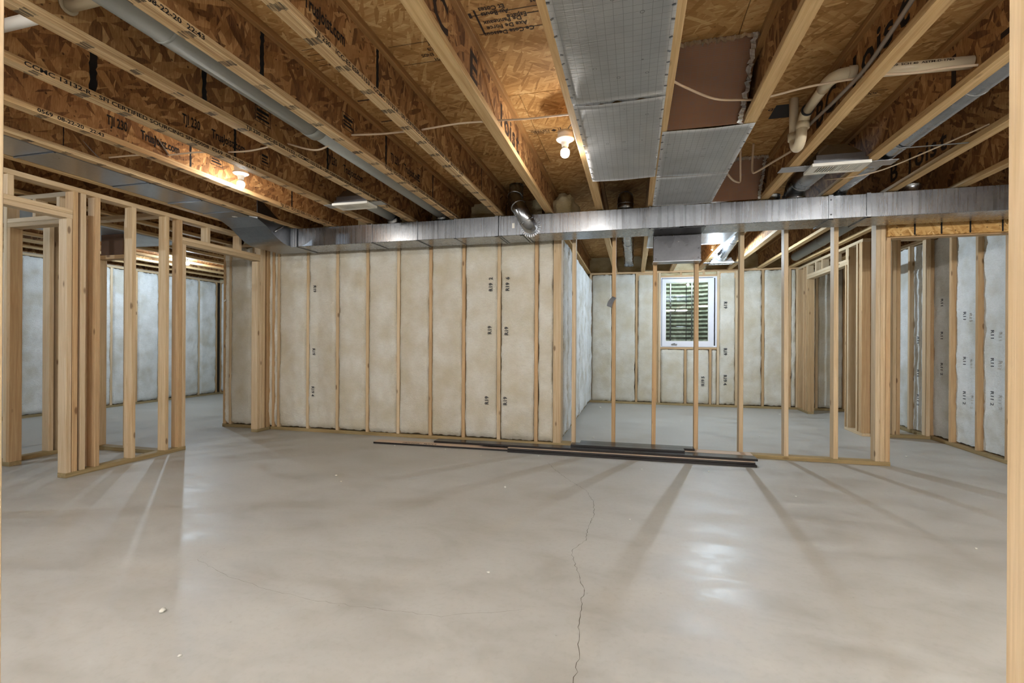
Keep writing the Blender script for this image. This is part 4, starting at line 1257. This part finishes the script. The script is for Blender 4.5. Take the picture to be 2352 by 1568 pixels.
# long shiny pipe at upper right
o = round_duct('round_duct', 'long shiny round pipe in the joist bay at upper right', [(1.690, -1.2, 2.452), (1.690, 4.56, 2.452)] + arc((1.690, 4.58, 2.342), (0, 0, 1), (0, 1, 0), 12, 90, 0.11, 4)[:-1] + [Vector((1.690, 4.69, ZD1 - 0.004))], 0.072,
               [((1.690, 2.95, 2.452), (0, 1, 0), 0.072), ((1.690, 3.62, 2.452), (0, 1, 0), 0.072)])
lathe('start_collar', [(0.078, 0), (0.078, 0.018), (0.072, 0.022), (0.078, 0.03), (0.078, 0.04), (0.072, 0.05)], (1.690, 4.69, ZD1), M['galv_pipe'], o)
# open collars on the trunk
def collar(label, x, y, r, h):
    o = empty('duct_collar', (x, y, ZD1), label, 'duct collar', 'start collars on the trunk')
    lathe('collar', [(r + 0.006, 0), (r + 0.006, 0.012), (r, 0.016), (r, h - 0.012), (r + 0.004, h - 0.008), (r + 0.002, h), (r - 0.006, h)], (x, y, ZD1), M['galv_pipe'], o)
collar('open round collar standing on the trunk near the pale post at right', 2.245, 4.72, 0.078, 0.08)
collar('dim round collar on the trunk just left of the wide shiny elbow', 1.19, 4.72, 0.07, 0.07)
# far room pipes
o = round_duct('round_duct', 'bluish round pipe leading to the far room register beside its bulb', [(1.20, 4.95, 2.47), (1.235, 6.6, 2.462), (1.30, 7.75, 2.455), (1.31, 7.9, 2.43)], 0.072, [((1.24, 6.7, 2.462), (0, 1, 0), 0.072)])
o = round_duct('round_duct', 'pale round pipe high in the far room near the closet framing', [(2.30, 4.95, 2.46), (2.40, 7.1, 2.46), (2.44, 8.3, 2.46)], 0.066, [((2.40, 7.1, 2.46), (0, 1, 0), 0.066)], 'galv_dull')
# return box in the left side room
o = empty('return_box', (-6.0, 4.4, 2.09), 'dark foil-covered return box near the ceiling of the left side room', 'duct')
board('box', -6.17, -5.83, 4.30, 4.38, 2.09, ZJ - 0.012, 'z', M['foil_in'], o, 0.002)
board('flange', -6.19, -5.81, 4.29, 4.39, 2.075, 2.092, 'x', M['galv_plain'], o, 0.001)
foil_sheet('foil sheet over the left side room above the return box', -6.6, -5.7, 3.1, 5.0, ZJ, False, 9)

# ------------------------------------------------------------------ ceiling registers
def register(label, xc, yc, zg, w, l, strap, along='x', slots=16):
    """Hanger strap, boot and white slotted grille below the joists."""
    o = empty('ceiling_register', (xc, yc, zg), label, 'register', 'white ceiling registers')
    board('hanger_strap', strap[0], strap[1], yc - 0.055, yc + 0.055, zg + 0.010, zg + 0.013, 'x', M['galv_plain'], o, 0.0)
    bm = bmesh.new()
    a, b, c, d = xc - w / 2 + 0.03, xc + w / 2 - 0.03, yc - l / 2 + 0.01, yc + l / 2 - 0.01
    add_box(bm, a, b, c, d, zg + 0.014, zg + 0.075)
    lo = [bm.verts.new(p_) for p_ in ((a + .005, c + .005, zg + 0.075), (b - .005, c + .005, zg + 0.075), (b - .005, d - .005, zg + 0.075), (a + .005, d - .005, zg + 0.075))]
    hi = [bm.verts.new(p_) for p_ in ((xc - 0.05, yc - 0.02, zg + 0.16), (xc + 0.05, yc - 0.02, zg + 0.16), (xc + 0.05, yc + 0.05, zg + 0.16), (xc - 0.05, yc + 0.05, zg + 0.16))]
    for k in range(4): bm.faces.new((lo[k], lo[(k + 1) % 4], hi[(k + 1) % 4], hi[k]))
    bm.faces.new(hi)
    bmesh.ops.recalc_face_normals(bm, faces=bm.faces)
    obj('boot', mesh_bm('boot', bm, M['galv_plain']), o)
    board('boot_rim', xc - w / 2 + 0.01, xc + w / 2 - 0.01, yc - l / 2, yc + l / 2, zg + 0.013, zg + 0.04, 'x', M['galv_plain'], o, 0.001)
    g = ring_h('grille_frame', xc - w / 2, xc + w / 2, yc - l / 2 - 0.012, yc + l / 2 + 0.012, zg - 0.008, zg + 0.012, 0.030, 0.045, M['white'], o)
    board('grille_back', xc - w / 2 + 0.02, xc + w / 2 - 0.02, yc - l / 2 + 0.01, yc + l / 2 - 0.01, zg + 0.006, zg + 0.010, 'x', M['dark'], o, 0.0)
    x0, x1 = xc - w / 2 + 0.048, xc + w / 2 - 0.048
    for k in range(slots + 1):
        x = x0 + (x1 - x0) * k / slots
        t = 0.6 if k < slots / 2 else -0.6
        wd = 0.0035 if k < slots / 2 else 0.0065
        if k == slots // 2: wd = 0.008
        board('louver', x - wd, x + wd, yc - l / 2 + 0.018, yc + l / 2 - 0.018, zg - 0.004, zg + 0.003, 'y', M['white'], o, 0.0)
    return o
def ring_h(name, x0, x1, y0, y1, z0, z1, t, tx, mat, parent):
    bm = bmesh.new()
    add_box(bm, x0, x0 + tx, y0, y1, z0, z1); add_box(bm, x1 - tx, x1, y0, y1, z0, z1)
    add_box(bm, x0 + tx, x1 - tx, y0, y0 + t, z0, z1); add_box(bm, x0 + tx, x1 - tx, y1 - t, y1, z0, z1)
    return obj(name, mesh_bm(name, bm, mat), parent)
register('white slotted ceiling register on a strap below the left joists', -2.50, 3.90, ZJ - 0.016, 0.36, 0.15, (-2.79, -2.20))
register('white slotted ceiling register on a long strap below the right joists', 1.385, 3.84, ZJ - 0.016, 0.36, 0.16, (1.02, 1.74))
register('flat ceiling register beside the far room bulb', 1.32, 8.05, ZJ - 0.016, 0.34, 0.16, (1.06, 1.60), slots=10)

# ------------------------------------------------------------------ bare bulbs
def light_fixture(label, x, y, zd, mat, box='round', group='bare bulb lampholders'):
    """zd: underside plane of the lampholder's rim."""
    o = empty('light_fixture', (x, y, zd), label, 'light', group)
    lathe('junction_box', [(0.048, 0.012), (0.05, 0.016), (0.05, 0.055), (0.0, 0.055)], (x, y, zd), M['pvc_white'] if box == 'round' else M['galv_plain'], o)
    lathe('lampholder', [(0.0, 0.014), (0.058, 0.014), (0.060, 0.006), (0.055, 0.0), (0.036, -0.012), (0.024, -0.024), (0.022, -0.042), (0.0, -0.042)], (x, y, zd), M['porcelain'], o, n=28)
    lathe('bulb_base', [(0.0165, -0.040), (0.0165, -0.046), (0.024, -0.062), (0.0, -0.062)], (x, y, zd), M['pvc_white'], o)
    lathe('bulb', [(0.0, -0.058), (0.024, -0.061), (0.0295, -0.072), (0.0305, -0.084), (0.028, -0.098), (0.020, -0.109), (0.010, -0.114), (0.0, -0.1155)], (x, y, zd), M[mat], o, n=12)
    ld = bpy.data.lights.new('filament', 'POINT')
    ld.color = LAMP[mat][0]; ld.energy = LAMP[mat][1] * 0.034; ld.shadow_soft_size = 0.022
    lo = bpy.data.objects.new('filament', ld)
    link(lo, o, Matrix.Translation((x, y, zd - 0.085)))
    board('bracket', x - 0.05, x + 0.05, y - 0.012, y + 0.012, zd + 0.055, zd + 0.059, 'x', M['galv_plain'], o, 0.0)
    return o
light_fixture('bare glowing bulb in white lampholder near the left stud partition', -3.07, 3.175, 2.448, 'warm_bulb')
light_fixture('bare glowing bulb in white lampholder beside the foil sheets', -0.445, 3.13, 2.440, 'warm_bulb')
light_fixture('bare glowing bulb in the left side room seen past the partition studs', -7.0, 6.17, 2.432, 'side_bulb')
light_fixture('bare glowing bulb in the far room above the small window', 1.10, 7.17, 2.410, 'cool_bulb')
def fill_light(label, x0, x1, y):  # unseen fill tube, added to brighten the room from behind
    o = empty('fill_light', ((x0 + x1) / 2, y, ZJ), label, 'light', 'added fill tubes out of view')
    board('fill_housing', x0 - 0.04, x1 + 0.04, y - 0.06, y + 0.06, ZJ - 0.03, ZJ - 0.002, 'x', M['white'], o, 0.004)
    for x in (x0 - 0.02, x1 + 0.02):
        board('fill_socket', x - 0.012, x + 0.012, y - 0.02, y + 0.02, ZJ - 0.085, ZJ - 0.03, 'z', M['white'], o, 0.003)
    tube('fill_tube', [(x0 - 0.01, y, ZJ - 0.065), (x1 + 0.01, y, ZJ - 0.065)], 0.019, M['fill_tube'], o, 10)
fill_light('added fill tube close behind the camera', -1.55, -0.35, -0.55)
fill_light('added fill tube behind the camera to the right', 0.70, 1.90, -0.95)
fill_light('added fill tube behind the camera to the left', -3.40, -2.20, -0.75)
fill_light('added fill tube over the near right corner, out of the picture', 2.05, 3.15, 1.15)
light_fixture('added unseen bulb in the side room behind the left partition near the camera', -6.3, 1.2, 2.432, 'side_bulb')  # extra bulb added out of view to brighten the left rooms

# ------------------------------------------------------------------ plastic drain pipes
trap = empty('drain_trap', (1.0, 3.4, 2.3), 'cream plastic drain trap with its arm hanging between joists at upper right', 'pipe')
RP = 0.026
tube('inlet_pipe', [(0.985, 3.40, ZS + 0.01), (0.985, 3.40, 2.43)], RP, M['pvc'], trap)
tube('trap_bend', [(0.985, 3.40, 2.44)] + arc((0.99, 3.335, 2.405), (0, 1, 0), (0, 0, 1), 0, -180, 0.065, 12) + [(1.0, 3.27, 2.47)], 0.030, M['pvc'], trap)
tube('union_nut', [(0.985, 3.40, 2.405), (0.985, 3.40, 2.45)], 0.034, M['pvc'], trap)
tube('union_nut', [(0.998, 3.27, 2.425), (0.998, 3.27, 2.465)], 0.036, M['pvc'], trap)
tube('elbow_fitting', [(1.0, 3.27, 2.45), (1.0, 3.265, 2.475), (1.0, 3.235, 2.497), (1.0, 3.20, 2.505)], 0.032, M['pvc'], trap)
tube('rubber_ring', [(1.0, 3.205, 2.505), (1.0, 3.19, 2.506)], 0.034, M['dark'], trap)
tube('trap_arm', [(1.0, 3.22, 2.503), (1.0, 2.93, 2.508)], RP, M['pvc'], trap)
tube('sweep_elbow', [(1.0, 2.96, 2.508), (1.0, 2.90, 2.509), (1.008, 2.855, 2.508), (1.028, 2.823, 2.506), (1.055, 2.806, 2.502), (1.092, 2.80, 2.498)], 0.031, M['pvc'], trap)
tube('hub', [(1.062, 2.803, 2.501), (1.096, 2.80, 2.498)], 0.036, M['pvc'], trap)
ph = empty('drain_pipe', (1.3, 2.78, 2.48), 'straight cream plastic pipe stub past the second joist from the drain trap', 'pipe')
tube('pipe', [(1.112, 2.80, 2.496), (1.574, 2.775, 2.470)], 0.030, M['pvc'], ph)
lettering('PVC-1120  SCH 40  ASTM-D-1785', 0.014, (1.17, 2.7665, 2.4945), (0.999, -0.054, -0.05), (0.05, 0.0, 0.999), ph, M['ink_brown'], 1.6)
ph = empty('drain_pipe', (2.4, 3.2, 2.42), 'white plastic pipe end poking past the pale post at right', 'pipe')
tube('pipe', [(2.115, 3.21, 2.41), (2.48, 3.19, 2.42)], 0.028, M['pvc_white'], ph)
tube('coupling', [(2.10, 3.211, 2.41), (2.15, 3.208, 2.411)], 0.034, M['pvc_white'], ph)
ph = empty('drain_pipe', (-2.5, 1.46, 2.48), 'white plastic pipe crossing the joists in the upper left corner', 'pipe')
tube('pipe', [(-2.758, 1.475, 2.487), (-2.296, 1.468, 2.487)], 0.024, M['pvc_white'], ph)
tube('pipe', [(-2.272, 1.452, 2.487), (-1.60, 1.44, 2.487)], 0.024, M['pvc'], ph)
tube('coupling', [(-2.272, 1.452, 2.487), (-2.262, 1.452, 2.487)], 0.034, M['pvc'], ph)
# dark patch painted for the shaded subfloor hole beside the trap
bm = bmesh.new(); add_box(bm, 0.90, 1.03, 3.46, 3.66, ZS - 0.0015, ZS - 0.0008)
obj('hole_shade', mesh_bm('hole_shade', bm, M['dark']), ceiling)

# ------------------------------------------------------------------ cables
def cable(label, pts, r=0.0055, mat='cable', flat=1.0, name='cable', cat='cable', group=None):
    P = [Vector(p_) for p_ in pts]
    out = []
    for i in range(len(P) - 1):     # Catmull-Rom
        p0, p1, p2, p3 = P[max(0, i - 1)], P[i], P[i + 1], P[min(len(P) - 1, i + 2)]
        for k in range(8):
            t = k / 8
            out.append(0.5 * ((2 * p1) + (-p0 + p2) * t + (2 * p0 - 5 * p1 + 4 * p2 - p3) * t * t + (-p0 + 3 * p1 - 3 * p2 + p3) * t ** 3))
    out.append(P[-1])
    o = tube(name, out, r, M[mat], None, 8)
    return tag(o, label, cat, group)
cable('long tan electrical cable crossing the joists from the foil sheets to the left wall',
      [(-0.33, 2.87, 2.475), (-0.40, 2.86, 2.48), (-0.62, 2.82, 2.462), (-0.80, 2.746, 2.437), (-0.85, 2.745, 2.437), (-1.05, 2.76, 2.452), (-1.30, 2.78, 2.450), (-1.34, 2.78, 2.452), (-1.55, 2.765, 2.444), (-1.80, 2.755, 2.455),
       (-1.86, 2.755, 2.452), (-2.05, 2.76, 2.384), (-2.28, 2.75, 2.444), (-2.33, 2.745, 2.446), (-2.55, 2.735, 2.418), (-2.76, 2.746, 2.43), (-2.82, 2.74, 2.43), (-3.0, 2.72, 2.442), (-3.25, 2.703, 2.437), (-3.31, 2.70, 2.437), (-3.5, 2.68, 2.452), (-3.73, 2.649, 2.443)], 0.006)
cable('tan cable sagging across the brown open bay and on towards the right',
      [(0.155, 2.50, 2.435), (0.25, 2.56, 2.405), (0.40, 2.66, 2.380), (0.55, 2.76, 2.405), (0.63, 2.80, 2.418), (0.72, 2.80, 2.428), (0.88, 2.785, 2.447), (1.07, 2.74, 2.440), (1.13, 2.72, 2.437), (1.30, 2.72, 2.425), (1.45, 2.715, 2.428), (1.56, 2.71, 2.422)], 0.006)
cable('grey plastic water line running along the joist behind the drain trap',
      [(1.045, 1.2, 2.50), (1.045, 2.0, 2.47), (1.055, 2.35, 2.44), (1.066, 2.62, 2.425), (1.062, 2.9, 2.435), (1.05, 3.3, 2.465), (1.04, 3.5, 2.478), (1.066, 3.62, 2.437)], 0.010, 'pex', name='water_line', cat='pipe')
cable('tan cable hanging down and hooking back in the bay beneath the drain trap',
      [(1.06, 3.70, 2.45), (0.97, 3.85, 2.43), (0.91, 4.0, 2.425), (0.885, 4.03, 2.43), (0.885, 4.05, 2.50), (0.90, 4.08, ZS - 0.002)], 0.008, 'cable')
cable('tan cable looping out of the foil-covered bay towards the right',
      [(0.662, 3.93, 2.44), (0.70, 4.0, 2.42), (0.76, 4.12, 2.41), (0.82, 4.22, 2.42), (0.835, 4.23, 2.44), (0.82, 4.15, 2.52), (0.80, 4.05, ZS - 0.002)], 0.008, 'cable')
cable('thin tan cable slung between the two joists beside the shiny pipe at right',
      [(2.055, 3.47, 2.428), (1.95, 3.66, 2.405), (1.82, 3.88, 2.380), (1.72, 4.0, 2.363), (1.60, 4.10, 2.363), (1.45, 4.25, 2.40)], 0.005, 'cable')
cable('short wires entering the junction box of the middle bulb', [(-0.352, 3.0, 2.52), (-0.38, 3.04, 2.515), (-0.42, 3.10, 2.50)], 0.006, 'pex')
cable('thin brown wire dropping from the joist left of the duct bay', [(-3.735, 2.40, 2.56), (-3.727, 2.52, 2.46), (-3.722, 2.585, 2.41)], 0.004, 'pex')
cable('thin brown wire on the web of the joist by the left bulb', [(-3.238, 2.62, 2.52), (-3.238, 2.70, 2.44)], 0.004, 'pex')

# hanging sheet-metal strap bits on the far right pipe
board_obj = board('pipe_strap', 1.62, 2.03, 3.60, 3.615, 2.374, 2.376, 'x', M['galv_plain'])
tag(board_obj, 'thin metal strap carrying the shiny round pipe at upper right', 'strap')

# ------------------------------------------------------------------ dark boards stacked on the floor
def plank(label, x0, x1, y0, y1, z, top, text=None, ang=0.0, th=0.021):
    o = empty('trim_board', ((x0 + x1) / 2, (y0 + y1) / 2, z), label, 'board', 'dark boards stacked on the floor')
    t = Matrix.Rotation(math.radians(ang), 3, 'Z')
    board('core', x0, x1, y0, y1, z + 0.0005, z + th - 0.002, 'x', M['board_dark'] if top == 'dark' else M['board_dark'], o, 0.001, t)
    board('face', x0 + 0.002, x1 - 0.002, y0 + 0.001, y1 - 0.001, z + th - 0.0022, z + th - 0.0004, 'x', M['board_dark'] if top == 'dark' else M['board_back'], o, 0.0, t)
    if text:
        s, size, fx = text
        yy = y0 + (y1 - y0) * 0.12
        lettering(s, size, (x0 + (x1 - x0) * fx, yy + math.tan(math.radians(ang)) * (fx - 0.5) * (x1 - x0), z + th + 0.0002), (math.cos(math.radians(ang)), math.sin(math.radians(ang)), 0), (-math.sin(math.radians(ang)), math.cos(math.radians(ang)), 0), o, M['ink'])
T = 0.021
plank('bare-backed board at the far left end of the stack, black print near its edge', -2.735, -1.22, 4.655, 4.775, 0, 'back', ('PRISTINE - MAPLE', 0.05, 0.22), 0.9)
plank('longest dark board at the bottom front of the stack', -1.225, 1.068, 4.640, 4.775, 0, 'dark', None, 0.6)
plank('dark board behind the bottom front board, mostly covered', -2.09, 0.30, 4.80, 4.92, 0, 'dark', None, 0.4)
plank('bare-backed board in the second layer at the right', -1.23, 1.06, 4.66, 4.79, T, 'back', None, 0.7)
plank('dark board of the second layer, left half of the stack', -2.08, -0.30, 4.775, 4.905, T, 'dark', ('S-P-F', 0.05, 0.3), 0.8)
plank('dark board of the second layer at the back right', -0.25, 1.05, 4.83, 4.96, T, 'dark', None, 0.3)
plank('dark glossy board of the third layer with its end out at right', -1.54, 1.09, 4.70, 4.83, 2 * T, 'dark', None, 0.7)
plank('bare-backed board of the third layer near the right stack end', -0.2, 1.085, 4.855, 4.985, 2 * T, 'back', ('PRISTINE', 0.05, 0.35), 0.3)
plank('topmost dark board at the front right of the stack', -0.61, 0.475, 4.79, 4.895, 3 * T, 'dark', None, 0.5)
plank('topmost dark board at the back, against the partition plate', -0.53, 0.575, 4.90, 5.015, 3 * T, 'dark', None, 0.4)

# ------------------------------------------------------------------ crumbs on the floor
def crumb(x, y, s, seed, label, group='white crumbs on the floor'):
    rnd = random.Random(seed)
    bm = bmesh.new()
    bmesh.ops.create_icosphere(bm, subdivisions=2, radius=1.0)
    for v in bm.verts:
        d = 1 + 0.45 * noise.noise(v.co * 1.7 + Vector((seed, 0, 0)))
        v.co = Vector((v.co.x * s * d * rnd.uniform(0.9, 1.1), v.co.y * s * 0.7 * d, max(-0.6, v.co.z) * s * 0.45 * d))
    zmin = min(v.co.z for v in bm.verts)
    o = obj('crumb', mesh_bm('crumb', bm, M['crumb'], True), None, Matrix.Translation((x, y, -zmin)) @ Matrix.Rotation(rnd.uniform(0, 6), 4, 'Z'))
    tag(o, label, 'crumb', group)
crumb(-1.865, 1.539, 0.016, 5, 'largest white crumb, on the floor at lower left')
crumb(-0.946, 3.512, 0.013, 6, 'flat white crumb on the floor in front of the middle insulated wall')
SMALL = 'tiny white crumb lying on the bare concrete floor'
for k, (x, y, s) in enumerate(((-2.372, 3.451, .010), (-2.233, 3.312, .008), (-0.672, 2.196, .008), (-1.543, 1.338, .007), (-0.018, 3.081, .006), (1.144, 3.859, .007),
                               (0.073, 4.32, .009), (0.632, 4.401, .008), (-1.431, 4.411, .008), (-2.454, 4.60, .010), (-1.871, 4.58, .009), (-0.892, 4.561, .008), (1.807, 3.135, .007),
                               (0.653, 7.081, .010), (1.45, 6.2, .012), (-0.55, 8.2, .02), (2.6, 5.5, .012), (2.2, 8.2, .015), (-0.45, 5.6, .014))):
    crumb(x, y, s, 20 + k, SMALL)

# ------------------------------------------------------------------ paper tag on a partition stud
bm = bmesh.new()
n = 8
L, R_ = [], []
for i in range(n + 1):
    t = i / n
    L.append(bm.verts.new((-0.055 * t - 0.012 * math.sin(t * 3), -0.02 - 0.02 * math.sin(t * 2.5), -0.10 * t)))
    R_.append(bm.verts.new((0.045 - 0.055 * t - 0.012 * math.sin(t * 3 + 0.4), -0.02 - 0.03 * math.sin(t * 2.2 + 0.5), -0.02 - 0.10 * t)))
for i in range(n): bm.faces.new((L[i], R_[i], R_[i + 1], L[i + 1]))
bmesh.ops.solidify(bm, geom=list(bm.faces), thickness=0.0008)
tagobj = obj('paper_tag', mesh_bm('paper_tag', bm, M['paper'], True), None, Matrix.Translation((-0.215, 5.045, 1.585)))
tag(tagobj, 'small grey torn tag hanging on a partition stud', 'tag')

# white scrap stapled to the stud beyond the left doorway
sc_m = box_mesh(0.05, 0.004, 0.016, M['white'], 0.0)
o = obj('staple_scrap', sc_m, None, Matrix.Translation((-5.09, 5.012, 1.615)) @ Matrix.Rotation(-0.5, 4, 'Y'))
tag(o, 'small white scrap stapled to the stud beyond the left doorway', 'scrap')
